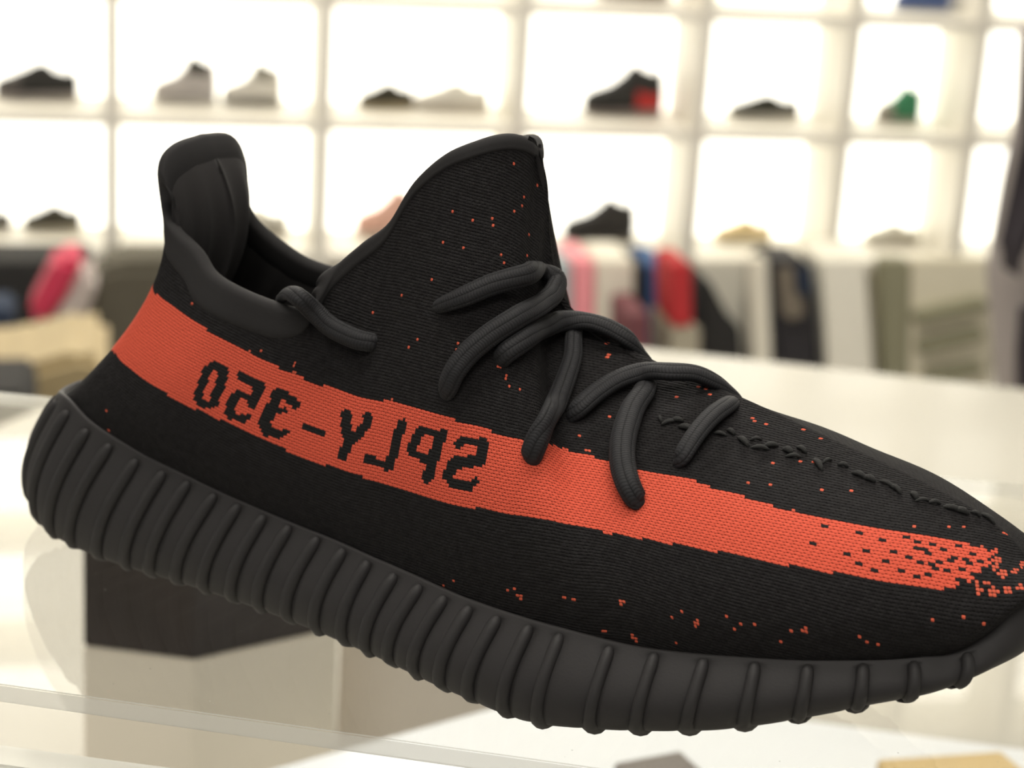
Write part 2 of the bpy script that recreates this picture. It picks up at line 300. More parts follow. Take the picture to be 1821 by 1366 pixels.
# clear shelf: transparent body with mirror-like Fresnel faces, milky polished edges
M_clear = bpy.data.materials.new('clear_acrylic'); M_clear.use_nodes = True; nt = M_clear.node_tree; nt.nodes.clear()
out = nt.nodes.new('ShaderNodeOutputMaterial'); mx = nt.nodes.new('ShaderNodeMixShader'); tr = nt.nodes.new('ShaderNodeBsdfTransparent'); gl = nt.nodes.new('ShaderNodeBsdfGlossy'); fr = nt.nodes.new('ShaderNodeFresnel')
tr.inputs[0].default_value = (.985, .985, .98, 1); gl.inputs['Roughness'].default_value = .012; fr.inputs['IOR'].default_value = 1.49
tcn = nt.nodes.new('ShaderNodeTexCoord'); vo = nt.nodes.new('ShaderNodeTexVoronoi'); vo.inputs['Scale'].default_value = 130; lt = nt.nodes.new('ShaderNodeMath'); lt.operation = 'LESS_THAN'; lt.inputs[1].default_value = .035
df = nt.nodes.new('ShaderNodeBsdfDiffuse'); df.inputs[0].default_value = (.6, .58, .5, 1); m2 = nt.nodes.new('ShaderNodeMixShader'); mm = nt.nodes.new('ShaderNodeMath'); mm.operation = 'MULTIPLY'; mm.inputs[1].default_value = .25
nt.links.new(tcn.outputs['Object'], vo.inputs['Vector']); nt.links.new(vo.outputs['Distance'], lt.inputs[0]); nt.links.new(lt.outputs[0], mm.inputs[0])
geo = nt.nodes.new('ShaderNodeNewGeometry'); bf = nt.nodes.new('ShaderNodeMapRange'); bf.inputs[3].default_value = 1.49; bf.inputs[4].default_value = 1/1.49
nt.links.new(geo.outputs['Backfacing'], bf.inputs[0]); nt.links.new(bf.outputs[0], fr.inputs['IOR']); nt.links.new(fr.outputs[0], mx.inputs[0]); nt.links.new(tr.outputs[0], mx.inputs[1]); nt.links.new(gl.outputs[0], mx.inputs[2])
nt.links.new(mm.outputs[0], m2.inputs[0]); nt.links.new(mx.outputs[0], m2.inputs[1]); nt.links.new(df.outputs[0], m2.inputs[2]); nt.links.new(m2.outputs[0], out.inputs[0])
M_edge = mat('polished_acrylic_edge', (.86, .86, .80), .12, spec=.7, noise=.06, nscale=14)
nt = M_edge.node_tree; o_ = nt.nodes['Material Output']; b_ = nt.nodes['Principled BSDF']; t2 = nt.nodes.new('ShaderNodeBsdfTransparent'); mx2 = nt.nodes.new('ShaderNodeMixShader'); mx2.inputs[0].default_value = .62
nt.links.new(t2.outputs[0], mx2.inputs[1]); nt.links.new(b_.outputs[0], mx2.inputs[2]); nt.links.new(mx2.outputs[0], o_.inputs[0])
f0, f1 = on_z(0, 1217, 0), on_z(1000, 1358, 0); fd = (f1-f0)/np.linalg.norm(f1-f0)
h0, h1 = on_z(0, 697, 0), on_z(1821, 862, 0); hd = (h1-h0)/np.linalg.norm(h1-h0)
sp = [f0-fd*.12, f1+fd*.34, h1+hd*.14, h0-hd*.10]
case = tag(empty('clear_shelf', (float(f0[0]), float(f0[1]), Z0+TZ)), 'clear acrylic shelf with a polished front edge that the big shoe stands on', 'shelf')
SLT = .0052
o = plan_prism('shelf_top', sp, Z0-SLT, Z0, M_clear, case, .0004)
o.data.materials.append(M_edge)
for p in o.data.polygons:
    if abs(p.normal.z) < .8: p.material_index = 1
for a, b in ((sp[0], sp[3]), (sp[1], sp[2])):
    v = (b-a)/np.linalg.norm(b-a); n_ = np.array([-v[1], v[0], 0])*.0025; a2 = a+v*.02; b2 = b-v*.02
    plan_prism('side_panel', [a2-n_, b2-n_, b2+n_, a2+n_], Z0+TZ+.0003, Z0-SLT, M_clear, case, .0003)
# a second, lower front rail of the stand (pale band in the lower left corner)
r0, r1 = on_z(0, 1322, -.03), on_z(420, 1378, -.03); rd = (r1-r0)/np.linalg.norm(r1-r0); rn = np.array([rd[1], -rd[0], 0])*.012
def cross_(p, d, a, b):
    v = b-a; M2 = np.array([[d[0], -v[0]], [d[1], -v[1]]]); t_, _ = np.linalg.solve(M2, (a-p)[:2]); return p+d*t_
ra, rb = cross_(r0, rd, sp[0], sp[3]), cross_(r0, rd, sp[1], sp[2]); ra = ra+rd*.0028; rb = rb-rd*.0028
plan_prism('front_rail', [ra, rb, rb+rn, ra+rn], Z0-.045, Z0-.030, M_edge, case, .001)
# ---------------------------------------------------------------- shoe geometry (shoe frame: x heel->toe, -y towards the shop front, z up)
def cat(xk, yk, x):                       # smooth curve through keyed vectors
    xk = np.asarray(xk, float); yk = np.asarray(yk, float); x = np.asarray(x, float)
    m = np.gradient(yk, xk, axis=0)
    x = np.clip(x, xk[0], xk[-1]); i = np.clip(np.searchsorted(xk, x, side='right')-1, 0, len(xk)-2)
    h = xk[i+1]-xk[i]; t = (x-xk[i])/h
    if yk.ndim > 1: t = t[..., None]; h = h[..., None]
    return (1+2*t)*(1-t)**2*yk[i]+t*(1-t)**2*h*m[i]+t*t*(3-2*t)*yk[i+1]+t*t*(t-1)*h*m[i+1]
def arc(P):
    P = np.asarray(P, float); return np.r_[0, np.cumsum(np.linalg.norm(np.diff(P, axis=0), axis=1))]
TOPO = np.array([(.014,0),(.0155,-.010),(.020,-.020),(.028,-.0275),(.04,-.0325),(.06,-.0345),(.09,-.0352),(.12,-.0375),(.15,-.0415),(.18,-.047),(.205,-.0495),(.23,-.0485),(.255,-.045),(.275,-.0395),(.292,-.031),(.305,-.021),(.312,-.011),(.3145,0)])
BOTO = np.array([(0,0),(.0015,-.009),(.006,-.0185),(.013,-.026),(.022,-.0315),(.035,-.035),(.055,-.0375),(.08,-.038),(.11,-.040),(.15,-.0465),(.18,-.0535),(.205,-.0565),(.23,-.0545),(.255,-.0495),(.275,-.042),(.292,-.0335),(.306,-.023),(.3145,-.0125),(.3175,0)])
ZTOP = np.array([(0,.0425),(.05,.0440),(.108,.0464),(.136,.0436),(.163,.0411),(.197,.0382),(.234,.0359),(.28,.0331),(.326,.0313),(.363,.0302),(.41,.0294),(.445,.0285),(.494,.0278),(.54,.0271),(.59,.0272),(.63,.0275),(.70,.0279),(.732,.0291),(.772,.0308),(.81,.0323),(.84,.0336),(.87,.0348),(.893,.036),(.92,.0376),(.94,.042),(.955,.0475),(.975,.0515),(1,.053)])
ZBAS = np.array([(0,.009),(.06,.0055),(.11,.003),(.153,.0022),(.3,.002),(.47,.002),(.56,.002),(.63,.0022),(.66,.0040),(.693,.0062),(.73,.009),(.764,.0118),(.80,.0155),(.835,.0194),(.868,.0232),(.893,.0252),(.92,.0285),(.945,.0318),(.98,.0345),(1,.0355)])
def oline(O, k):
    a = arc(O); a /= a[-1]; return cat(a, O, k)
def onorm(O, k):
    d = oline(O, np.clip(np.asarray(k)+.004, 0, 1))-oline(O, np.clip(np.asarray(k)-.004, 0, 1))
    d /= np.linalg.norm(d, axis=-1, keepdims=True)
    return np.stack([d[..., 1], -d[..., 0]], -1)
FARW = .90; XV = np.array([1., 0, 0]); HP1 = .038; HP2 = .038
def sole_side(k, v, far=False, off=0.0):
    """point on the sidewall of the rubber sole: k along the half outline, v 0 (base edge) .. 1 (top lip)"""
    k = np.asarray(k, float); v = np.asarray(v, float)
    b = oline(BOTO, k); t = oline(TOPO, k); n = onorm(BOTO, k)
    zb = cat(ZBAS[:, 0], ZBAS[:, 1], k); zt = cat(ZTOP[:, 0], ZTOP[:, 1], k)
    b = b-n*.0015
    w = v**1.15
    heel = np.clip(1-k/.16, 0, 1)
    bul = (.0042+.0012*heel)*np.sin(np.pi*np.clip(v, 0, 1)**.8)
    p = b*(1-w)[..., None]+t*w[..., None]+n*(bul+off)[..., None]
    z = zb*(1-v)+zt*v
    P = np.concatenate([p, z[..., None]], -1)
    if far: P[..., 1] *= -FARW
    return P
# rim of the collar, tongue and instep ridge; first column: where on the sole lip its station starts (x)
TOPK = np.array([
 (.014, .0545, 0, .1241),(.0160,.0546,-.012,.1233),(.020,.0548,-.018,.1188),(.026,.0579,-.0205,.1114),(.034,.0625,-.022,.1042),
 (.046,.0736,-.025,.0995),(.056,.0818,-.028,.0944),(.068,.0938,-.031,.0921),(.080,.1044,-.032,.0907),(.090,.1124,-.032,.0902),
 (.100,.1183,-.031,.0922),(.108,.1206,-.029,.0972),(.116,.1226,-.026,.1033),(.126,.1282,-.024,.1095),(.138,.1355,-.022,.1165),
 (.150,.1422,-.021,.1284),(.162,.1501,-.019,.1365),(.174,.1578,-.015,.1407),(.184,.1636,-.009,.1424),(.194,.1672,-.003,.1410),
 (.202,.1679,0,.1378),(.210,.1704,.002,.1279),(.218,.1722,.002,.1130),(.226,.1765,.002,.0990),(.234,.1885,.002,.0905),
 (.244,.2065,.002,.0852),(.254,.2225,.002,.0820),(.262,.2330,.002,.0800),(.271,.2449,.002,.0772),(.280,.2607,.002,.0735),
 (.289,.2755,.002,.0700),(.298,.2895,.002,.0662),(.306,.3005,.002,.0622),(.311,.3075,.001,.0582),(.3145,.3115,0,.0545)])
FARK = TOPK[:, 1:].copy(); FARK[:, 1] *= -1
for i_, z_ in ((1,.1225),(2,.1155),(3,.1075),(4,.0985),(5,.0905),(6,.0868),(7,.0853),(8,.085),(9,.0862),(10,.0895),(11,.0955),(12,.102),(13,.108),(14,.115),(15,.127),(16,.1352),(17,.1382),(18,.1395),(19,.1383)): FARK[i_, 2] = z_
FARK[21:, 1] = TOPK[21:, 2]
QK = np.linspace(0, 1, len(TOPK))
_kk = np.linspace(0, 1, 4001); _xx = oline(TOPO, _kk)
_d = arc(TOPO); _d /= _d[-1]
AK = np.interp(TOPK[:, 0], _xx[:, 0], _kk)
AKF = np.interp(TOPK[:, 0]-np.interp(np.arange(len(TOPK)), [14, 20, 24, 28], [0, .022, .024, 0]), _xx[:, 0], _kk)
FSK = np.interp(np.arange(len(TOPK)), [17, 20.5, 24, 28], [0, 1, 1, 0])
RIDGE = np.clip((np.arange(len(TOPK))-15)/7., 0, 1); RIDGE = RIDGE**2*(3-2*RIDGE)      # 0 rim stations .. 1 ridge stations
WYK = np.interp(np.arange(len(TOPK)), [0, 13, 20, 22, 24, 26, 30, 34], [.004, .006, .010, .013, .022, .030, .035, .004])
DZK = np.interp(np.arange(len(TOPK)), [0, 13, 20, 22, 24, 26, 30, 34], [.03, .033, .036, .030, .018, .010, .005, .003])
def upper(q, t, far=False, off=0.0):
    """point on the knitted upper: q 0 (heel) .. 1 (toe), t 0 (sole lip) .. 1 (rim / ridge)"""
    q, t = np.broadcast_arrays(np.asarray(q, float), np.asarray(t, float))
    k = cat(QK, AKF if far else AK, q); k = np.clip(k, 0, 1)
    a2 = oline(TOPO, k); n = onorm(TOPO, k); zt = cat(ZTOP[:, 0], ZTOP[:, 1], k)
    a2 = a2-n*.0012
    A = np.concatenate([a2, (zt-.002)[..., None]], -1)
    n3 = np.concatenate([n, 0*zt[..., None]], -1)
    if far: A[..., 1] *= -FARW; n3[..., 1] *= -1
    B = cat(QK, FARK if far else TOPK[:, 1:], q)
    r = cat(QK, RIDGE, q)[..., None]
    H = np.linalg.norm(B-A, axis=-1)[..., None]
    up = np.array([0, 0, 1.])
    lean = (B-A); lean = lean/H
    fs = (cat(QK, FSK, q)[..., None]) if far else 0*r
    heel = np.clip(1-q*5, 0, 1)[..., None]; heel = .5*heel+.5*heel**2*(3-2*heel)
    if far: heel = heel*np.clip(1.25-q*9, 0, 1)[..., None]
    P1 = A+H*.30*(up*.75+lean*.25)+n3*(.010+.006*r-.010*fs)*(1-heel)+XV*HP1*heel
    side = np.array([0, 1., 0])*(-1 if far else 1)
    wy = cat(QK, WYK, q)[..., None]; dz = cat(QK, DZK, q)[..., None]
    if far: wy = wy*(1-.45*fs); dz = dz+.022*fs
    P2r = B-lean*H*.33*(1-0*heel)+n3*.001*(1-heel)+XV*HP2*heel
    P2k = B-side*wy-up*dz
    P2 = P2r*(1-r)+P2k*r
    t_ = t[..., None]
    P = (1-t_)**3*A+3*(1-t_)**2*t_*P1+3*(1-t_)*t_**2*P2+t_**3*B
    if np.any(off):
        e = 1e-3
        dq = upper(np.clip(q+e, 0, 1), t, far)-upper(np.clip(q-e, 0, 1), t, far)
        dt = upper(q, np.clip(t+e, 0, 1), far)-upper(q, np.clip(t-e, 0, 1), far)
        nn = np.cross(dq, dt); nn /= np.linalg.norm(nn, axis=-1, keepdims=True)+1e-12
        if far: nn = -nn
        nn[..., 1] *= np.clip(q/.012, 0, 1)
        P = P+nn*np.asarray(off)[..., None]
    return P

# knit grid: U along the shoe (stitch columns), V across (stitch rows, 0 on the stripe's middle line)
MIDQ = np.linspace(0, 1, 41)
MIDT = np.array([0.436,0.450,0.464,0.478,0.491,0.509,0.540,0.576,0.591,0.587,0.576,0.561,0.535,0.500,0.465,0.433,0.403,0.374,0.350,0.335,0.328,0.325,0.323,0.327,0.339,0.364,0.402,0.442,0.474,0.497,0.510,0.517,0.525,0.537,0.558,0.585,0.612,0.633,0.645,0.653,0.660])
QCUT = .552
def knit_grid(far=False, n=1600, m=260):
    q = np.linspace(0, 1, n); t = np.linspace(0, 1, m)
    tm = cat(MIDQ, MIDT, q)
    G = upper(q[:, None], t[None], far)
    M = upper(q, tm, far)
    sc = 1+.22*np.clip((q-.6)/.35, 0, 1)
    seg = np.linalg.norm(np.diff(M, axis=0), axis=1)/(.00080*(sc[1:]+sc[:-1])/2)
    U = np.r_[0, np.cumsum(seg)]
    a = np.concatenate([np.zeros((n, 1)), np.cumsum(np.linalg.norm(np.diff(G, axis=1), axis=2), axis=1)], 1)
    am = np.array([np.interp(tm[i], t, a[i]) for i in range(n)])
    V = (a-am[:, None])/(.00086*sc[:, None])
    tu = np.array([np.interp(a[i][-1]-.0032, a[i], t) if q[i] < QCUT else 1.0 for i in range(n)])   # the knit ends under the collar binding
    Vu = np.array([np.interp(tu[i], t, V[i]) for i in range(n)])
    nu = int(U[-1]); vlo = int(np.floor(V.min()))-1; vhi = int(np.ceil(V.max()))+1
    ui = np.linspace(0, U[-1], nu+1); vj = np.arange(vlo, vhi+1)
    sk = 0.17*np.clip((ui/U[-1]-.30)/.10, 0, 1)*np.clip((.95-ui/U[-1])/.15, 0, 1)*(0 if far else 1)
    QQ = np.zeros((nu+1, len(vj))); TT = np.zeros_like(QQ); CL = np.zeros_like(QQ, int)
    for j, v in enumerate(vj):
        uu = np.clip(ui+v*sk, 0, U[-1]); qq = np.interp(uu, U, q); QQ[:, j] = qq
        fi = qq*(n-1); i0 = np.clip(fi.astype(int), 0, n-2); f = fi-i0
        for e in range(nu+1):
            row = V[i0[e]]*(1-f[e])+V[i0[e]+1]*f[e]
            k0 = i0[e] if f[e] < .5 else i0[e]+1
            TT[e, j] = min(np.interp(v, row, t), tu[k0]); CL[e, j] = -1 if v < row[0] else (1 if v > Vu[k0] else 0)
    return QQ, TT, CL, vlo
STRIPE_UP = [(37, 77), (43, 78), (48, 78), (53, 78), (57, 78), (61, 78), (66, 78), (71, 77), (74, 77), (78, 77), (82, 77), (85, 77), (89, 77), (92, 77), (95, 77), (99, 77), (102, 77), (106, 76), (110, 76), (114, 76), (118, 75), (121, 75), (124, 75), (128, 76), (131, 76), (134, 76), (137, 76), (141, 76), (144, 76), (147, 76), (151, 76), (154, 77), (157, 77), (160, 77), (163, 77), (167, 77), (170, 77), (173, 77), (176, 77), (179, 77), (182, 77), (185, 76), (188, 76), (191, 76), (193, 76), (196, 76), (199, 75), (202, 75), (205, 75), (208, 75), (211, 75), (214, 75), (217, 76), (220, 77), (224, 78), (227, 79), (229, 78), (232, 78), (234, 78), (236, 77), (239, 77), (241, 77), (244, 76), (246, 76), (249, 76), (251, 76), (254, 76), (256, 76), (258, 76), (261, 76), (263, 76), (265, 76), (268, 75), (270, 75), (272, 74), (274, 74), (277, 74), (279, 74), (281, 73), (283, 73), (286, 73), (288, 73), (290, 72), (292, 72), (295, 72), (297, 72), (299, 72), (301, 72), (303, 72), (305, 72), (307, 72), (309, 72), (311, 72), (313, 72), (315, 72), (317, 72), (318, 72), (321, 72), (323, 72), (325, 72), (327, 72), (329, 72), (332, 72), (334, 72), (336, 72), (339, 72), (341, 71), (343, 71), (346, 71), (348, 71)]
STRIPE_LO = [(32, 48), (38, 52), (43, 52), (51, 52), (54, 52), (58, 52), (63, 52), (67, 52), (71, 51), (74, 51), (78, 51), (81, 51), (85, 52), (88, 52), (91, 52), (94, 53), (98, 53), (101, 53), (104, 53), (107, 53), (110, 53), (113, 53), (116, 53), (119, 52), (123, 52), (126, 52), (129, 52), (132, 52), (136, 53), (139, 53), (142, 53), (145, 53), (149, 53), (152, 52), (156, 52), (160, 52), (163, 52), (167, 52), (170, 52), (174, 52), (177, 52), (180, 52), (184, 52), (187, 52), (190, 52), (193, 52), (195, 52), (198, 53), (201, 53), (204, 53), (206, 53), (209, 53), (212, 53), (214, 53), (217, 53), (219, 53), (222, 53), (224, 53), (226, 53), (228, 53), (230, 53), (233, 53), (235, 53), (237, 52), (240, 53), (242, 53), (245, 53), (247, 53), (250, 54), (252, 54), (254, 54), (257, 54), (259, 55), (262, 55), (264, 55), (267, 55), (269, 55), (271, 55), (274, 56), (276, 56), (278, 56), (280, 56), (283, 56), (285, 56), (287, 56), (289, 56), (291, 56), (293, 57), (295, 57), (297, 57), (300, 57), (302, 57), (304, 57), (306, 58), (308, 58), (310, 58), (312, 58), (314, 58), (316, 58), (318, 58), (320, 58), (322, 58), (324, 58), (326, 58), (328, 58), (330, 58), (332, 58), (334, 59), (336, 59)]
STRIPE_TIP = [(348, 72), (346, 67), (343, 63), (338, 60), (336, 59)]
LETTER_RUNS = [(53, 82, 85), (54, 80, 87), (54, 95, 96), (54, 109, 110), (55, 80, 88), (55, 93, 101), (55, 108, 114), (56, 79, 82), (56, 86, 89), (56, 93, 101), (56, 107, 115), (56, 139, 142), (56, 159, 160), (56, 176, 177), (57, 79, 82), (57, 86, 89), (57, 93, 96), (57, 99, 102), (57, 106, 116), (57, 139, 142), (57, 150, 162), (57, 175, 178), (57, 186, 194), (58, 79, 81), (58, 85, 88), (58, 92, 95), (58, 101, 102), (58, 106, 110), (58, 115, 117), (58, 139, 142), (58, 150, 162), (58, 175, 179), (58, 185, 194), (59, 79, 81), (59, 85, 88), (59, 92, 95), (59, 106, 109), (59, 139, 143), (59, 150, 154), (59, 159, 162), (59, 175, 179), (59, 183, 195), (60, 78, 81), (60, 85, 88), (60, 92, 95), (60, 106, 110), (60, 140, 143), (60, 159, 162), (60, 176, 179), (60, 183, 186), (60, 194, 196), (61, 78, 81), (61, 85, 88), (61, 92, 95), (61, 100, 102), (61, 106, 110), (61, 122, 131), (61, 140, 143), (61, 160, 163), (61, 176, 179), (61, 183, 187), (61, 195, 195), (62, 78, 81), (62, 85, 88), (62, 92, 95), (62, 99, 102), (62, 106, 110), (62, 122, 131), (62, 140, 144), (62, 160, 163), (62, 173, 179), (62, 184, 187), (63, 78, 80), (63, 84, 88), (63, 93, 102), (63, 106, 112), (63, 139, 145), (63, 160, 163), (63, 168, 179), (63, 184, 189), (64, 77, 80), (64, 84, 87), (64, 93, 102), (64, 106, 114), (64, 138, 146), (64, 160, 163), (64, 167, 180), (64, 184, 193), (65, 77, 80), (65, 84, 87), (65, 99, 102), (65, 107, 110), (65, 113, 113), (65, 138, 147), (65, 160, 163), (65, 167, 170), (65, 176, 180), (65, 185, 196), (66, 77, 80), (66, 83, 87), (66, 99, 102), (66, 107, 110), (66, 116, 117), (66, 137, 141), (66, 144, 147), (66, 160, 163), (66, 167, 170), (66, 176, 180), (66, 186, 197), (67, 78, 86), (67, 98, 102), (67, 106, 110), (67, 113, 118), (67, 137, 141), (67, 144, 148), (67, 160, 163), (67, 168, 171), (67, 177, 180), (67, 191, 197), (68, 78, 86), (68, 91, 102), (68, 106, 118), (68, 137, 140), (68, 145, 149), (68, 160, 163), (68, 168, 171), (68, 177, 180), (68, 194, 197), (69, 79, 85), (69, 90, 102), (69, 106, 116), (69, 136, 140), (69, 146, 149), (69, 160, 164), (69, 168, 171), (69, 177, 180), (69, 186, 187), (69, 194, 197), (70, 90, 101), (70, 107, 112), (70, 136, 140), (70, 146, 149), (70, 161, 164), (70, 169, 172), (70, 177, 181), (70, 185, 188), (70, 194, 197), (71, 137, 139), (71, 145, 149), (71, 161, 164), (71, 169, 181), (71, 186, 197), (72, 146, 148), (72, 161, 164), (72, 170, 181), (72, 187, 197), (73, 163, 163), (73, 179, 181), (73, 194, 196)]
FLECKS = [(49, 32), (52, 25), (57, 83), (89, 78), (93, 80), (110, 79), (110, 80), (111, 77), (112, 77), (137, 103), (149, 110), (156, 78), (158, 95), (161, 98), (161, 117), (162, 129), (163, 139), (171, 129), (172, 138), (178, 98), (178, 100), (179, 140), (180, 138), (182, 159), (186, 130), (187, 24), (187, 145), (188, 128), (190, 148), (190, 151), (191, 27), (195, 96), (196, 96), (198, 159), (199, 93), (199, 94), (199, 142), (200, 135), (201, 91), (206, 91), (210, 29), (212, 30), (213, 28), (214, 27), (214, 28), (225, 30), (227, 30), (231, 85), (231, 121), (233, 21), (233, 80), (233, 116), (233, 117), (234, 80), (237, 30), (237, 31), (238, 31), (239, 20), (239, 21), (239, 94), (240, 19), (240, 20), (254, 23), (254, 31), (254, 106), (257, 112), (258, 34), (259, 112), (261, 110), (262, 31), (262, 32), (263, 32), (263, 33), (273, 37), (275, 34), (275, 104), (276, 103), (277, 36), (279, 103), (281, 37), (281, 79), (286, 88), (287, 80), (287, 105), (288, 34), (291, 38), (292, 91), (292, 103), (294, 39), (294, 73), (295, 39), (295, 40), (295, 92), (300, 82), (307, 84), (310, 42), (312, 41), (315, 41), (325, 75), (330, 50), (334, 77), (338, 52), (338, 78), (342, 58), (342, 59), (342, 60), (342, 61), (343, 51), (343, 59), (344, 61), (344, 70), (344, 71), (344, 72), (345, 58), (345, 59), (345, 61), (345, 71), (346, 58), (346, 59), (346, 60), (347, 59), (347, 65), (347, 66), (347, 70), (347, 71), (348, 64), (348, 66), (348, 67), (348, 68), (348, 69), (348, 71), (348, 72), (349, 59), (349, 60), (349, 63), (349, 64), (349, 65), (349, 68), (349, 69), (349, 79), (350, 59), (350, 60), (350, 64), (350, 65), (350, 79), (352, 60), (352, 65), (353, 60), (353, 61), (353, 65), (353, 66), (354, 66), (356, 67), (356, 68), (357, 68), (357, 69), (358, 68), (358, 69), (359, 68), (359, 69), (360, 69)]
DARK_DOTS = [(299, 64), (300, 64), (302, 70), (303, 70), (308, 63), (309, 63), (311, 61), (311, 70), (312, 61), (312, 70), (313, 65), (314, 65), (315, 60), (316, 60), (317, 69), (318, 63), (318, 69), (319, 63), (320, 66), (321, 66), (322, 61), (323, 61), (323, 71), (324, 65), (324, 71), (325, 65), (326, 60), (326, 68), (326, 70), (327, 60), (327, 64), (327, 68), (327, 70), (328, 64), (328, 68), (329, 61), (329, 67), (329, 68), (330, 61), (330, 64), (330, 67), (330, 70), (331, 63), (331, 64), (331, 70), (332, 63), (332, 65), (333, 65), (333, 69), (334, 63), (334, 69), (335, 63), (335, 66), (336, 66), (336, 67), (337, 61), (337, 67), (337, 71), (338, 61), (338, 64), (338, 71), (339, 64), (339, 67), (340, 66), (340, 67), (341, 63), (341, 66), (341, 69), (342, 63), (342, 69), (343, 67), (344, 65), (344, 67), (345, 65)]
N_U, N_V = 363, 172
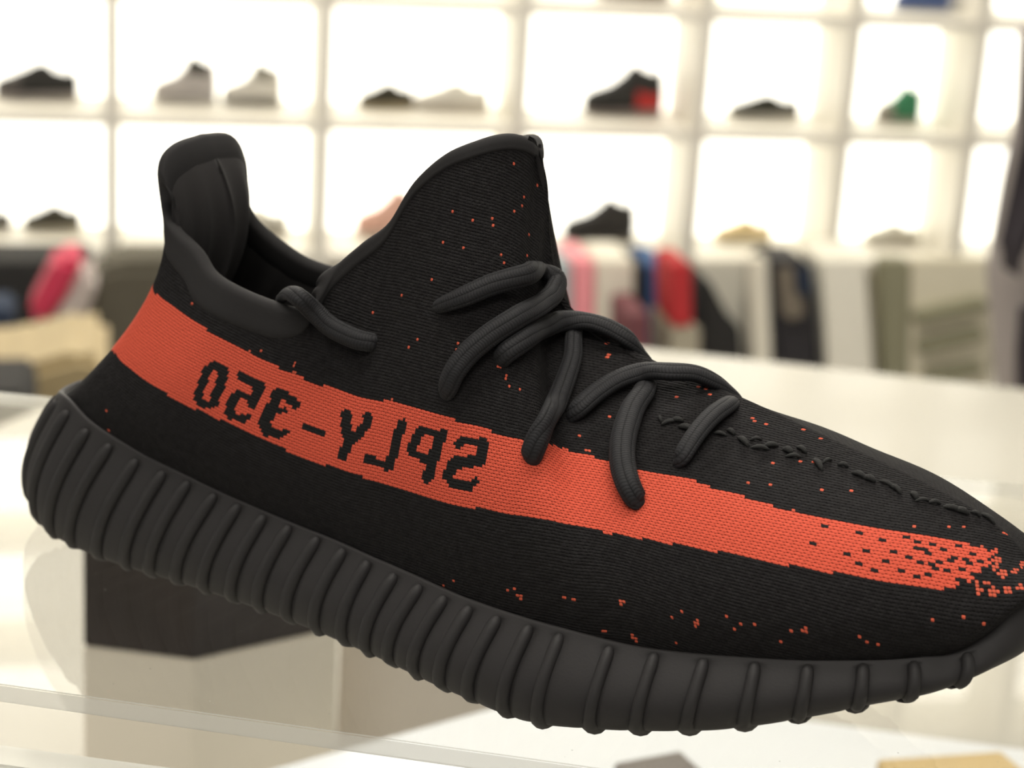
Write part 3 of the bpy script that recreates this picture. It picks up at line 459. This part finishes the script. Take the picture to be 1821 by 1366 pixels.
LACES = [('a', [[0.15284, -0.02749, 0.09572], [0.15876, -0.03129, 0.09927], [0.1653, -0.03098, 0.10278], [0.17072, -0.0272, 0.10597], [0.17706, -0.02146, 0.1085], [0.17382, -0.003, 0.10517], [0.1763, -0.001, 0.10364], [0.17842, -0.006, 0.10098], [0.17895, -0.012, 0.09986], [0.17869, -0.02821, 0.09852], [0.1741, -0.03312, 0.09418], [0.17005, -0.03673, 0.08914], [0.16758, -0.03893, 0.08422], [0.16613, -0.03893, 0.08023], [0.16359, -0.03577, 0.07682]], [[-0.052, -0.944, 0.326], [0.023, -0.936, 0.352], [0.21, -0.889, 0.408], [0.452, -0.761, 0.466], [0.937, -0.056, 0.343], [0.149, -0.348, 0.925], [0.808, -0.303, 0.505], [0.697, -0.597, 0.398], [0.503, -0.704, 0.503], [0.628, -0.567, 0.533], [0.337, -0.813, 0.475], [0.159, -0.9, 0.406], [0.025, -0.935, 0.354], [-0.02, -0.944, 0.328], [-0.04, -0.948, 0.314]], [0.002548, 0.004312, 0.005488, 0.00588, 0.00588, 0.00588, 0.00588, 0.00588, 0.00588, 0.006076, 0.006272, 0.006272, 0.006272, 0.006076, 0.00539]), ('b', [[0.17468, -0.02933, 0.08562], [0.17891, -0.03193, 0.09029], [0.18154, -0.02775, 0.09326], [0.18007, -0.01324, 0.09326], [0.18156, -0.00333, 0.09317], [0.18677, -0.001, 0.09333], [0.19229, 0.001, 0.09204], [0.19707, 0.003, 0.08935], [0.19876, 0.007, 0.08464], [0.19878, 0.012, 0.08058]], [[0.33, -0.804, 0.494], [0.427, -0.731, 0.532], [0.755, -0.359, 0.549], [0.93, 0.132, 0.343], [0.448, -0.596, 0.666], [0.149, -0.348, 0.925], [0.149, -0.348, 0.925], [0.149, -0.348, 0.925], [0.149, -0.348, 0.925], [0.149, -0.348, 0.925]], [0.005488, 0.005684, 0.00588, 0.00588, 0.00588, 0.00588, 0.00588, 0.00588, 0.00588, 0.00588]), ('c', [[0.183, -0.00157, 0.09072], [0.18483, -0.00524, 0.08892], [0.18679, -0.00902, 0.08584], [0.18842, -0.01528, 0.08159], [0.1897, -0.02211, 0.0776], [0.19407, -0.03747, 0.07554], [0.1935, -0.04034, 0.07154], [0.19281, -0.04098, 0.06848], [0.19119, -0.03831, 0.06551]], [[0.371, -0.592, 0.715], [0.335, -0.562, 0.756], [0.287, -0.533, 0.796], [0.267, -0.508, 0.819], [0.416, -0.389, 0.822], [0.867, 0.076, 0.492], [0.466, -0.624, 0.627], [0.319, -0.754, 0.575], [0.265, -0.794, 0.547]], [0.004508, 0.004802000000000001, 0.005096, 0.005488, 0.005782000000000001, 0.006076, 0.006174, 0.006076, 0.005292]), ('d', [[0.1911, -0.01941, 0.07056], [0.1951, -0.02098, 0.07543], [0.19776, -0.01558, 0.07927], [0.20113, -0.0105, 0.08225], [0.206, -0.00627, 0.08431], [0.21391, -0.006, 0.0859], [0.21916, -0.001, 0.08511], [0.22281, 0.003, 0.08269], [0.22492, 0.008, 0.07889], [0.22511, 0.013, 0.07544]], [[0.257, -0.494, 0.831], [0.158, -0.536, 0.829], [0.151, -0.514, 0.844], [0.146, -0.501, 0.853], [0.165, -0.475, 0.865], [0.149, -0.348, 0.925], [0.149, -0.348, 0.925], [0.149, -0.348, 0.925], [0.149, -0.348, 0.925], [0.149, -0.348, 0.925]], [0.005292, 0.005684, 0.00588, 0.00588, 0.00588, 0.00588, 0.00588, 0.00588, 0.00588, 0.00588]), ('e', [[0.20752, -0.00584, 0.08134], [0.20882, -0.01084, 0.08031], [0.2088, -0.01584, 0.07796], [0.20985, -0.02184, 0.07468], [0.21187, -0.02809, 0.07082], [0.21517, -0.03346, 0.06685], [0.21859, -0.03647, 0.06365], [0.22034, -0.03637, 0.06124], [0.22033, -0.03307, 0.05858]], [[0.144, -0.461, 0.876], [0.121, -0.471, 0.874], [0.094, -0.496, 0.863], [0.073, -0.528, 0.846], [0.057, -0.566, 0.822], [0.044, -0.61, 0.791], [0.032, -0.647, 0.762], [0.025, -0.67, 0.742], [0.02, -0.684, 0.729]], [0.005488, 0.006174, 0.006566, 0.00686, 0.00686, 0.006664, 0.006272, 0.00588, 0.0049]), ('f', [[0.22855, 0.00274, 0.07847], [0.23, -0.00507, 0.07967], [0.22915, -0.01134, 0.07857], [0.22835, -0.01704, 0.07638], [0.22781, -0.02193, 0.07362], [0.22714, -0.02515, 0.07043], [0.22562, -0.02363, 0.06756]], [[0.169, -0.292, 0.941], [0.156, -0.31, 0.938], [0.126, -0.354, 0.927], [0.086, -0.414, 0.906], [0.035, -0.484, 0.875], [-0.015, -0.551, 0.834], [-0.03, -0.581, 0.813]], [0.005096, 0.005488, 0.005488, 0.00539, 0.005292, 0.005096, 0.004704]), ('g', [[0.10489, -0.026, 0.0903], [0.11049, -0.031, 0.09379], [0.11758, -0.036, 0.09453], [0.12032, -0.03335, 0.0909], [0.12445, -0.03239, 0.08771], [0.13057, -0.03303, 0.08619], [0.13615, -0.033, 0.08551], [0.13847, -0.03175, 0.08523], [0.13918, -0.02777, 0.08381]], [[0.1, -0.597, 0.796], [0.1, -0.597, 0.796], [0.1, -0.796, 0.597], [0.708, -0.703, -0.065], [-0.023, -0.958, 0.285], [-0.047, -0.951, 0.305], [-0.139, -0.94, 0.31], [-0.263, -0.919, 0.292], [-0.265, -0.924, 0.278]], [0.004508, 0.0049, 0.005292, 0.005684, 0.005684, 0.005684, 0.005488, 0.005096, 0.004312])]
SEAM = [([0.21591, -0.01474, 0.07557], [0.028, -0.489, 0.872]), ([0.21854, -0.01515, 0.07528], [0.018, -0.483, 0.875]), ([0.22047, -0.01388, 0.07592], [0.028, -0.459, 0.888]), ([0.22396, -0.01547, 0.07498], [0.038, -0.454, 0.89]), ([0.23251, -0.01401, 0.07482], [0.128, -0.385, 0.914]), ([0.23465, -0.01201, 0.07531], [0.145, -0.358, 0.922]), ([0.23879, -0.01347, 0.07407], [0.159, -0.354, 0.922]), ([0.24125, -0.01114, 0.07447], [0.178, -0.322, 0.93]), ([0.24347, -0.0134, 0.07325], [0.172, -0.336, 0.926]), ([0.24543, -0.01105, 0.0737], [0.182, -0.308, 0.934]), ([0.24982, -0.01042, 0.07304], [0.188, -0.291, 0.938]), ([0.25181, -0.01149, 0.07231], [0.186, -0.296, 0.937]), ([0.25254, -0.0078, 0.07326], [0.197, -0.263, 0.945]), ([0.25816, -0.01053, 0.07132], [0.192, -0.275, 0.942]), ([0.25951, -0.00789, 0.07178], [0.199, -0.248, 0.948]), ([0.26353, -0.00687, 0.0712], [0.194, -0.231, 0.953]), ([0.26836, -0.00795, 0.06998], [0.191, -0.226, 0.955]), ([0.27099, -0.00783, 0.06948], [0.2, -0.216, 0.956]), ([0.27546, -0.00666, 0.06872], [0.233, -0.194, 0.953]), ([0.27777, -0.00688, 0.0681], [0.246, -0.195, 0.95]), ([0.28232, -0.00599, 0.06705], [0.267, -0.193, 0.944]), ([0.28459, -0.006, 0.06638], [0.278, -0.199, 0.94]), ([0.28727, -0.00431, 0.06593], [0.289, -0.193, 0.938]), ([0.29151, -0.00287, 0.06485], [0.315, -0.191, 0.929]), ([0.29362, -0.00191, 0.06432], [0.329, -0.188, 0.925]), ([0.29659, 0.00039, 0.06369], [0.35, -0.179, 0.92]), ([0.29956, 0.00171, 0.06276], [0.377, -0.181, 0.908])]
# ---------------------------------------------------------------- the shoe
SHOE = empty('sneaker', (-.1456, .6131, Z0), -math.radians(27.65))
SHOE.name = 'running_shoe'
tag(SHOE, 'big black knitted shoe with orange side stripe and ribbed sole on the clear shelf', 'shoe')
def knit_material(name, col, hole, rough, bumpd, fleck=False, melange=None, fuzz=0):
    m = bpy.data.materials.new(name); m.use_nodes = True; nt = m.node_tree; N = nt.nodes; Lk = nt.links; b = N['Principled BSDF']
    b.inputs['Roughness'].default_value = rough; b.inputs['Specular IOR Level'].default_value = .16
    if fuzz: b.inputs['Sheen Weight'].default_value = fuzz; b.inputs['Sheen Roughness'].default_value = .4
    uv = N.new('ShaderNodeUVMap'); uv.uv_map = 'stitches'; sep = N.new('ShaderNodeSeparateXYZ'); Lk.new(uv.outputs[0], sep.inputs[0])
    def M(op, a, bb=None, c=None):
        n = N.new('ShaderNodeMath'); n.operation = op
        for i, v in enumerate((a, bb, c)):
            if v is None: continue
            if isinstance(v, (int, float)): n.inputs[i].default_value = v
            else: Lk.new(v, n.inputs[i])
        return n.outputs[0]
    u, v = sep.outputs[0], sep.outputs[1]
    row = M('FLOOR', v); par = M('MODULO', row, 2.0)
    fv = M('ABSOLUTE', M('SINE', M('MULTIPLY', v, math.pi)))                   # 0 between rows, 1 on a row
    fu = M('ABSOLUTE', M('SINE', M('MULTIPLY', M('ADD', M('ADD', u, par), M('MULTIPLY', v, .35)), math.pi/2)))   # one loop every two columns, staggered
    spot = M('ADD', M('POWER', M('DIVIDE', fv, .75), 2.0), M('POWER', M('DIVIDE', fu, .55), 2.0))
    rmp = N.new('ShaderNodeMapRange'); rmp.interpolation_type = 'SMOOTHSTEP'; rmp.inputs[1].default_value = .25; rmp.inputs[2].default_value = 1.3; Lk.new(spot, rmp.inputs[0])
    hgt = M('ADD', M('MULTIPLY', .30, M('POWER', fv, .7)), M('MULTIPLY', .70, rmp.outputs[0]))
    ns = N.new('ShaderNodeTexNoise'); ns.inputs['Scale'].default_value = .9; ns.inputs['Detail'].default_value = 5; Lk.new(uv.outputs[0], ns.inputs['Vector'])
    hh = M('ADD', hgt, M('MULTIPLY', ns.outputs['Fac'], .9))
    bp = N.new('ShaderNodeBump'); bp.inputs['Distance'].default_value = bumpd; bp.inputs['Strength'].default_value = 1
    Lk.new(hh, bp.inputs['Height']); Lk.new(bp.outputs[0], b.inputs['Normal'])
    mx = N.new('ShaderNodeMixRGB'); mx.inputs[1].default_value = (*hole, 1); mx.inputs[2].default_value = (*col, 1); Lk.new(rmp.outputs[0], mx.inputs[0])
    res = mx.outputs[0]
    if melange:
        n3 = N.new('ShaderNodeTexNoise'); n3.inputs['Scale'].default_value = .35; n3.inputs['Detail'].default_value = 4; Lk.new(uv.outputs[0], n3.inputs['Vector'])
        r3 = N.new('ShaderNodeValToRGB'); r3.color_ramp.elements[0].position = .38; r3.color_ramp.elements[0].color = (*col, 1); r3.color_ramp.elements[1].position = .68; r3.color_ramp.elements[1].color = (*melange, 1)
        Lk.new(n3.outputs['Fac'], r3.inputs[0]); Lk.new(r3.outputs[0], mx.inputs[2])
    if fleck:
        at = N.new('ShaderNodeAttribute'); at.attribute_name = 'fleck'; m3 = N.new('ShaderNodeMixRGB'); su = M('ABSOLUTE', M('SINE', M('MULTIPLY', u, math.pi))); sv = M('ABSOLUTE', M('SINE', M('MULTIPLY', v, math.pi)))
        rr_ = N.new('ShaderNodeMapRange'); rr_.inputs[1].default_value = .04; rr_.inputs[2].default_value = .22; Lk.new(M('MULTIPLY', su, sv), rr_.inputs[0])
        Lk.new(M('MULTIPLY', at.outputs['Fac'], rr_.outputs[0]), m3.inputs[0]); Lk.new(res, m3.inputs[1]); m3.inputs[2].default_value = (.62, .11, .06, 1); res = m3.outputs[0]
    Lk.new(res, b.inputs['Base Color']); return m
M_knit = knit_material('black_knit', (.0092, .0082, .0086), (.002, .002, .002), .78, .00055, fleck=True, melange=(.0155, .0145, .015), fuzz=.006)
M_oran = knit_material('orange_knit', (.66, .098, .055), (.20, .014, .006), .8, .00036)
M_lett = knit_material('black_letter_knit', (.012, .012, .012), (.004, .004, .004), .8, .0003)
M_lin = mat('lining_jersey', (.026, .024, .024), .85, spec=.3, noise=.12, nscale=900, bump=.00008, bscale=3500, sheen=.04)
M_bind = mat('collar_jersey', (.0165, .0155, .0158), .8, spec=.3, noise=.10, nscale=900, bump=.00006, bscale=4000, sheen=.03)
M_sole = mat('matt_rubber', (.0255, .0238, .0242), .62, spec=.35, noise=.06, nscale=300, bump=.00004, bscale=1500)
M_tread = mat('tread_rubber', (.0265, .0250, .0254), .60, spec=.35, noise=.06, nscale=300, bump=.00004, bscale=1500)

near = knit_grid(False); far = knit_grid(True, 1000, 200)
def knit_faces(data, is_far, Vs, groups, base):
    QQ, TT, CL, vlo = data; P = upper(QQ, TT, is_far); nu, nv = QQ.shape
    # fine irregular relief of the fabric
    Vs.append(P.reshape(-1, 3))
    flecks = set(FLECKS); dots = set(DARK_DOTS); lett = set()
    for j, a, b in LETTER_RUNS:
        for i in range(a, b+1): lett.add((i, j))
    ux, uj = zip(*STRIPE_UP); lx, lj = zip(*STRIPE_LO); tx, tj = zip(*sorted(STRIPE_TIP, key=lambda a: a[1]))
    for i in range(nu-1):
        hi = round(float(np.interp(i, ux, uj))); lo = round(float(np.interp(i, lx, lj)))
        if is_far: hi = STRIPE_UP[0][1]+1-vlo_near*0; lo = STRIPE_LO[0][1]
        for j in range(nv-1):
            c4 = (CL[i, j], CL[i+1, j], CL[i+1, j+1], CL[i, j+1])
            if 0 not in c4: continue
            a = base+i*nv+j; f = (a, a+nv, a+nv+1, a+1)
            if is_far: f = f[::-1]
            uvq = ((i, j), (i+1, j), (i+1, j+1), (i, j+1))
            if is_far: uvq = uvq[::-1]
            fl = 0.0
            if not is_far:
                k = 'k'
                if lo <= j <= hi and i < float(np.interp(j, tj, tx)) + ((i*7+j*13) % 5-2)*.8: k = 'o'
                if (i, j) in lett: k = 'l'
                elif (i, j) in dots and k == 'o': k = 'd'
                elif (i, j) in flecks: fl = 1.0
            else:
                jj = j+vlo-vlo_near
                k = 'o' if (lo <= jj <= hi and i < 6) else 'k'
            groups[k].append((f, uvq, fl))
vlo_near = near[3]
Vs = []; groups = {'k': [], 'o': [], 'l': [], 'd': []}
knit_faces(near, False, Vs, groups, 0); knit_faces(far, True, Vs, groups, near[0].size)
AV = np.concatenate(Vs)
def piece(name, keys, m, parent):
    fl = [x for k in keys for x in groups[k]]
    idx = np.array([x[0] for x in fl]); uniq, invx = np.unique(idx.ravel(), return_inverse=True); F = invx.reshape(-1, 4)
    me = bpy.data.meshes.new(name); me.from_pydata(AV[uniq].tolist(), [], F.tolist())
    uvl = me.uv_layers.new(name='stitches'); arr = np.array([x[1] for x in fl], dtype=np.float32).reshape(-1)
    uvl.data.foreach_set('uv', arr)
    at = me.attributes.new('fleck', 'FLOAT', 'FACE'); at.data.foreach_set('value', np.array([x[2] for x in fl], dtype=np.float32))
    me.validate(); me.update(); return link(name, me, m, parent)
piece('knit_upper', ['k'], M_knit, SHOE)
st_ = piece('side_stripe', ['o'], M_oran, SHOE); st_['label'] = 'orange knitted stripe along the side'
lt_ = piece('lettering', ['l'], M_lett, st_); lt_['label'] = 'mirrored black knitted lettering SPLY-350'
dd_ = piece('dark_flecks', ['d'], M_lett, st_); dd_['label'] = 'black flecks breaking up the toe end of the stripe'

# collar binding: a padded band that rolls over the rim, then the lining down to the footbed
QR = .572
def rim_profile(q, is_far):
    bw = np.interp(q, [0, .12, .2, .26, .31, .37, .45, .588], [.010, .010, .011, .0105, .009, .007, .0048, .0045])
    ts = np.linspace(0, 1, 200); S = upper(np.full(200, q), ts, is_far); a = arc(S)
    tb = np.interp(a[-1]-bw, a, ts); r = .0024; tr = np.interp(a[-1]-r, a, ts)
    def pt(t):
        e = 2e-3; P = upper(np.array([q]), np.array([t]), is_far)[0]
        dq = upper(np.array([min(q+e, 1)]), np.array([t]), is_far)[0]-upper(np.array([max(q-e, 0)]), np.array([t]), is_far)[0]
        dt = upper(np.array([q]), np.array([min(t+e, 1)]), is_far)[0]-upper(np.array([q]), np.array([max(t-e, 0)]), is_far)[0]
        n = np.cross(dq, dt); n /= np.linalg.norm(n)+1e-12
        if is_far: n = -n
        return P, n, dt/(np.linalg.norm(dt)+1e-12)
    out = []; P, n, T = pt(tb); out.append(P-n*.0004)
    for k, f in enumerate(np.linspace(0.04, 1, 6)):
        P, n, T = pt(tb+(tr-tb)*f); out.append(P+n*(.0004 if k else .0001))
    C = P-n*(r-.0004)
    for th in np.linspace(0, math.pi, 9)[1:]: out.append(C+n*r*math.cos(th)+T*r*1.0*math.sin(th))
    last = out[-1]
    for s_ in (.003, .006, .0095): 
        t3 = np.interp(a[-1]-r-s_, a, ts); P3, n3_, T3 = pt(t3); out.append(P3-n3_*(2*r-.0006-{.003: .0002, .006: .0006, .0095: .0022}[s_]))
    return out
qs = np.linspace(0, QR, 120)
rows = [rim_profile(q, False) for q in qs]+[rim_profile(q, True) for q in qs[::-1]]
P = np.array(rows); V, F = grid(P, close_u=True)
me = mesh('collar_binding', V, F); link('collar_binding', me, M_bind, SHOE)
ql = np.linspace(0, QR, 160); tl = np.linspace(0, 1, 40)
def lining_rows(is_far):
    R_ = []
    for q in ql:
        ts = np.linspace(0, 1, 120); S = upper(np.full(120, q), ts, is_far); a = arc(S)
        t1 = np.interp(a[-1]-.0065, a, ts); t = t1*(1-tl)+.03*tl
        gr = np.clip(1-q/.21, 0, 1)**.4*np.clip(tl*5-.1, 0, 1)*np.clip((.75-tl)*4, 0, 1)
        groove = np.abs(np.sin(q*math.pi/.021))**.55
        off = -(.0036+.0022*gr*(1-groove)-.0007*gr)
        R_.append(upper(np.full(40, q), t, is_far, off))
    return R_
P = np.array(lining_rows(False)+lining_rows(True)[::-1]); V, F = grid(P, close_u=True)
link('lining', mesh('lining', V, F), M_lin, SHOE)
# inside of the vamp, keeps the knit opaque
def inner_rows(is_far):
    return [upper(np.full(24, q), np.linspace(.02, 1, 24), is_far, -.002) for q in np.linspace(QR-.01, .99, 60)]
A_ = np.array(inner_rows(False)); B_ = np.array(inner_rows(True)); V1, F1 = grid(A_); V2, F2 = grid(B_)
link('vamp_lining', mesh('vamp_lining', np.concatenate([V1, V2]), F1+[tuple(i+len(V1) for i in f) for f in F2]), M_lin, SHOE)
# footbed
xs = np.linspace(.052, .30, 50); kk = np.linspace(0, 1, 2001); oo = oline(TOPO, kk); P = []
for x in xs:
    w_ = float(np.interp(x, oo[:, 0], -oo[:, 1]))-.002; z = .047-.017*np.clip((x-.05)/.12, 0, 1)
    P.append([(x, -w_+u*(w_+w_*FARW), z+.004*abs(2*u-1)**3) for u in np.linspace(0, 1, 14)])
P = np.array(P); V, F = grid(P); fb = link('footbed', mesh('footbed', V, F), mat('navy_black_footbed', (.022, .022, .028), .8, noise=.1, nscale=500, bump=.0001, bscale=2500), SHOE); fb['label'] = 'dark navy cushioned footbed'

# rubber sole ---------------------------------------------------------------
RIBS = [(.020,.010,.93),(.050,.036,.93),(.080,.065,.93),(.110,.094,.93),(.1401,.122,.93),(.1677,.149,.93),(.1973,.182,.93),(.2261,.213,.94),(.2513,.239,.95),(.2793,.266,.95),(.3045,.294,.95),(.3317,.323,.95),(.3585,.351,.95),(.3886,.3805,.95),(.4166,.4105,.94),(.443,.4395,.93),(.4718,.463,.92),(.4985,.487,.92),(.5242,.5142,.92),(.549,.5414,.92),(.5758,.5686,.92),(.6042,.601,.93),(.6307,.6305,.93),(.6711,.6705,.93),(.7055,.7039,.94),(.7423,.739,.93),(.7791,.7779,.92),(.8159,.8143,.91),(.8539,.8523,.90),(.8888,.8867,.86),(.9255,.920,.80)]
HALF = arc(oline(BOTO, np.linspace(0, 1, 500)))[-1]
def groove(k, v):
    d = np.zeros_like(k)
    for kt, kb, vt in RIBS:
        kc = kb+(kt-kb)*np.clip(v, 0, 1)/vt
        w_ = .0021 if kt > .62 else .0019
        x = (k-kc)*HALF; side = .0012 if kt < .62 else 0
        g = np.exp(-((x-side)/w_)**2)*(.0010 if kt > .62 else .0012)
        d = np.maximum(d, g*np.clip((vt+.03-v)/.06, 0, 1))
    return -d
kq = np.linspace(0, 1, 640); vq = np.r_[np.linspace(0, .9, 26), .93, .955, .975, .99, 1.0]
def side_rows(is_far):
    K_2, V_2 = np.meshgrid(kq, vq, indexing='ij'); off = groove(K_2, V_2)
    P = sole_side(K_2, V_2, is_far, off)
    n = onorm(BOTO, kq); nn = np.stack([n[:, 0], n[:, 1]*(-1 if is_far else 1), 0*n[:, 0]], 1)
    top = P[:, -1]; rows = [P[:, k] for k in range(P.shape[1])]
    # rounded lip that meets the knit
    rows[-1] = rows[-1]-nn*.0004
    rows.append(top-nn*.0012-np.array([0, 0, .0004])); rows.append(top-nn*.0026-np.array([0, 0, .0026]))
    bot = P[:, 0]; pre = [bot-nn*.010-np.array([0, 0, 0.0000]), bot-nn*.0015-np.array([0, 0, .0003])]
    return np.stack(pre+rows, 1)
A_ = side_rows(False); B_ = side_rows(True)[::-1]
P = np.concatenate([A_, B_[1:-1]], 0); V, F = grid(P, close_u=True)
n_, m_ = P.shape[:2]; V = list(V)
# bottom cap: strips between near and far inner edges
for i in range(len(kq)-1):
    a = i*m_; b = (i+1)*m_; fa = (n_-i) % n_*m_; fb_ = (n_-i-1) % n_*m_
    if i == len(kq)-2: fb_ = b
    if len({a, b, fb_, fa}) == 4: F.append((a, fa, fb_, b))
    elif len({a, b, fb_, fa}) == 3: F.append(tuple(dict.fromkeys((a, fa, fb_, b))))
me = mesh('rubber_sole', V, F); bm = bmesh.new(); bm.from_mesh(me); bmesh.ops.recalc_face_normals(bm, faces=bm.faces[:]); bm.to_mesh(me); bm.free()
sole = link('rubber_sole', me, M_sole, SHOE)
# ribs run down the sidewall, under the sole as tread bars and up the other side
def tube(path, radii, seg=10, flat=None):
    path = np.array(path); n = len(path); T = np.gradient(path, axis=0); T /= np.linalg.norm(T, axis=1)[:, None]+1e-12
    V = []; ref = flat[0] if flat is not None else np.array([1., 0, 0])
    for i in range(n):
        if flat is not None: ref = flat[i]
        b = np.cross(T[i], ref); b /= np.linalg.norm(b)+1e-12; a_ = np.cross(b, T[i]); ra, rb = radii[i] if np.ndim(radii[i]) else (radii[i], radii[i])
        for s_ in range(seg):
            th = 2*math.pi*s_/seg; V.append(path[i]+a_*math.cos(th)*ra+b*math.sin(th)*rb)
    F = [(i*seg+j, i*seg+(j+1) % seg, (i+1)*seg+(j+1) % seg, (i+1)*seg+j) for i in range(n-1) for j in range(seg)]
    F += [tuple(range(seg))[::-1], tuple(range((n-1)*seg, n*seg))]
    return V, F
for kt, kb, vt in RIBS:
    front = np.clip((kt-.55)/.12, 0, 1)
    def side(is_far):
        v = np.r_[np.array([1.0, .992, .97, .93, .86]), np.linspace(.76, .10, 10)]*vt
        kc = kb+(kt-kb)*v/vt
        rad = (.00195*(1-front)+.00165*front); emb = (.0010*(1-front)+.0005*front)
        r_ = rad*np.r_[.25, .55, .82, .97, 1.03, np.ones(10)]
        P = sole_side(kc, v, is_far, np.full(15, -emb)-(rad-r_)*.6); return list(P), list(r_)
    Pn, rn_ = side(False); Pf, rf_ = side(True)
    b = oline(BOTO, np.array([kb]))[0]; nb = onorm(BOTO, np.array([kb]))[0]; zb = float(cat(ZBAS[:, 0], ZBAS[:, 1], kb))
    lug = .0031+.0010*front
    def under(is_far):
        q2 = b-nb*.0036; q3 = b-nb*.0075; s_ = (-FARW if is_far else 1)
        return [np.array([b[0]-nb[0]*.0022, (b[1]-nb[1]*.0022)*s_, zb+lug*.75]), np.array([q2[0], q2[1]*s_, zb+lug-.0022]), np.array([q3[0], q3[1]*s_, zb+lug-.0022])]
    un, uf = under(False), under(True); ru = [lug*.85, lug, lug]
    path = Pn+un+uf[::-1]+Pf[::-1]; rr = rn_+ru+ru[::-1]+rf_[::-1]
    ap = arc(np.array(path)); sp2 = np.linspace(0, ap[-1], 64); sp2 = np.unique(np.r_[sp2, np.linspace(0, .004, 8), ap[-1]-np.linspace(0, .004, 8)])
    path = cat(ap, np.array(path), sp2); rr = np.interp(sp2, ap, rr)
    V, F = tube(path, rr, 14)
    ob = link('tread_rib', mesh('tread_rib', V, F), M_tread, sole)

# laces ---------------------------------------------------------------
M_lace = bpy.data.materials.new('braided_lace'); M_lace.use_nodes = True; nt = M_lace.node_tree; b = nt.nodes['Principled BSDF']
b.inputs['Roughness'].default_value = .7; b.inputs['Specular IOR Level'].default_value = .3; b.inputs['Sheen Weight'].default_value = .02
uvn = nt.nodes.new('ShaderNodeUVMap'); uvn.uv_map = 'braid'; sp_ = nt.nodes.new('ShaderNodeSeparateXYZ'); nt.links.new(uvn.outputs[0], sp_.inputs[0])
def MM(op, *a):
    n = nt.nodes.new('ShaderNodeMath'); n.operation = op
    for i, v in enumerate(a):
        if isinstance(v, (int, float)): n.inputs[i].default_value = v
        else: nt.links.new(v, n.inputs[i])
    return n.outputs[0]
bu, bv = sp_.outputs[0], sp_.outputs[1]      # bu: mm along, bv: 0..1 around
ch = MM('ABSOLUTE', MM('SINE', MM('ADD', MM('MULTIPLY', bu, math.pi/.72), MM('MULTIPLY', MM('ABSOLUTE', MM('SINE', MM('MULTIPLY', bv, math.pi*7))), 1.3))))
gr = MM('POWER', MM('ABSOLUTE', MM('SINE', MM('MULTIPLY', bv, math.pi*7))), .5)
hh = MM('ADD', MM('MULTIPLY', ch, .22), MM('MULTIPLY', gr, .8))
bp = nt.nodes.new('ShaderNodeBump'); bp.inputs['Distance'].default_value = .00026; nt.links.new(hh, bp.inputs['Height']); nt.links.new(bp.outputs[0], b.inputs['Normal'])
cr = nt.nodes.new('ShaderNodeMixRGB'); cr.inputs[1].default_value = (.005, .005, .006, 1); cr.inputs[2].default_value = (.0175, .0175, .0195, 1)
nt.links.new(MM('MULTIPLY', MM('ADD', ch, .3), gr), cr.inputs[0]); nt.links.new(cr.outputs[0], b.inputs['Base Color'])
for lab, pts, nrm_, wd in LACES:
    pts = np.array(pts); nr = np.array(nrm_); a = arc(pts); n = max(30, int(a[-1]/.0008)); s = np.linspace(0, a[-1], n)
    C_ = cat(a, pts, s); N_ = cat(a, nr, s); N_ /= np.linalg.norm(N_, axis=1)[:, None]; W_ = np.interp(s, a, wd)
    SEG = 28; V, F = tube(C_, [(w_*.34, w_*.5) for w_ in W_], SEG, flat=N_)
    me = mesh('lace', V, F); uvl = me.uv_layers.new(name='braid'); uvs = []
    for i in range(n-1):
        for j in range(SEG):
            for di, dj in ((0, 0), (0, 1), (1, 1), (1, 0)): uvs += [s[i+di]*1000, (j+dj)/SEG]
    uvs += [0.0, 0.0]*(2*SEG); uvl.data.foreach_set('uv', np.array(uvs, dtype=np.float32))
    link('lace', me, M_lace, SHOE)
# raised yarn bumps of the vamp seam
M_yarn = mat('charcoal_yarn', (.022, .022, .021), .85, noise=.3, nscale=700, bump=.0002, bscale=2500)
for k, (p, n) in enumerate(SEAM):
    p = np.array(p); n = np.array(n); t = np.array(SEAM[min(k+1, len(SEAM)-1)][0])-np.array(SEAM[max(k-1, 0)][0]); t /= np.linalg.norm(t); s_ = np.cross(n, t)
    r = .0004+.0004*((k*37) % 7)/7; an = (k*1.7) % 2-1; ax = t*math.cos(an*.7)+s_*math.sin(an*.7); L_ = .0013+.0013*((k*53) % 5)/5
    pts = [p+ax*L_*u+n*(.0009*math.cos(u*1.5)-.0003) for u in np.linspace(-1, 1, 7)]
    V, F = tube(pts, [r*.5, r*.9, r*1.1, r*1.15, r*1.1, r*.9, r*.5], 8, flat=[n]*7)
    link('seam_knot', mesh('seam_knot', V, F), M_yarn, SHOE)
# finish
for o in scene.objects:
    if o.type == 'MESH' and len(o.data.materials) == 0: o.data.materials.append(M_carc)
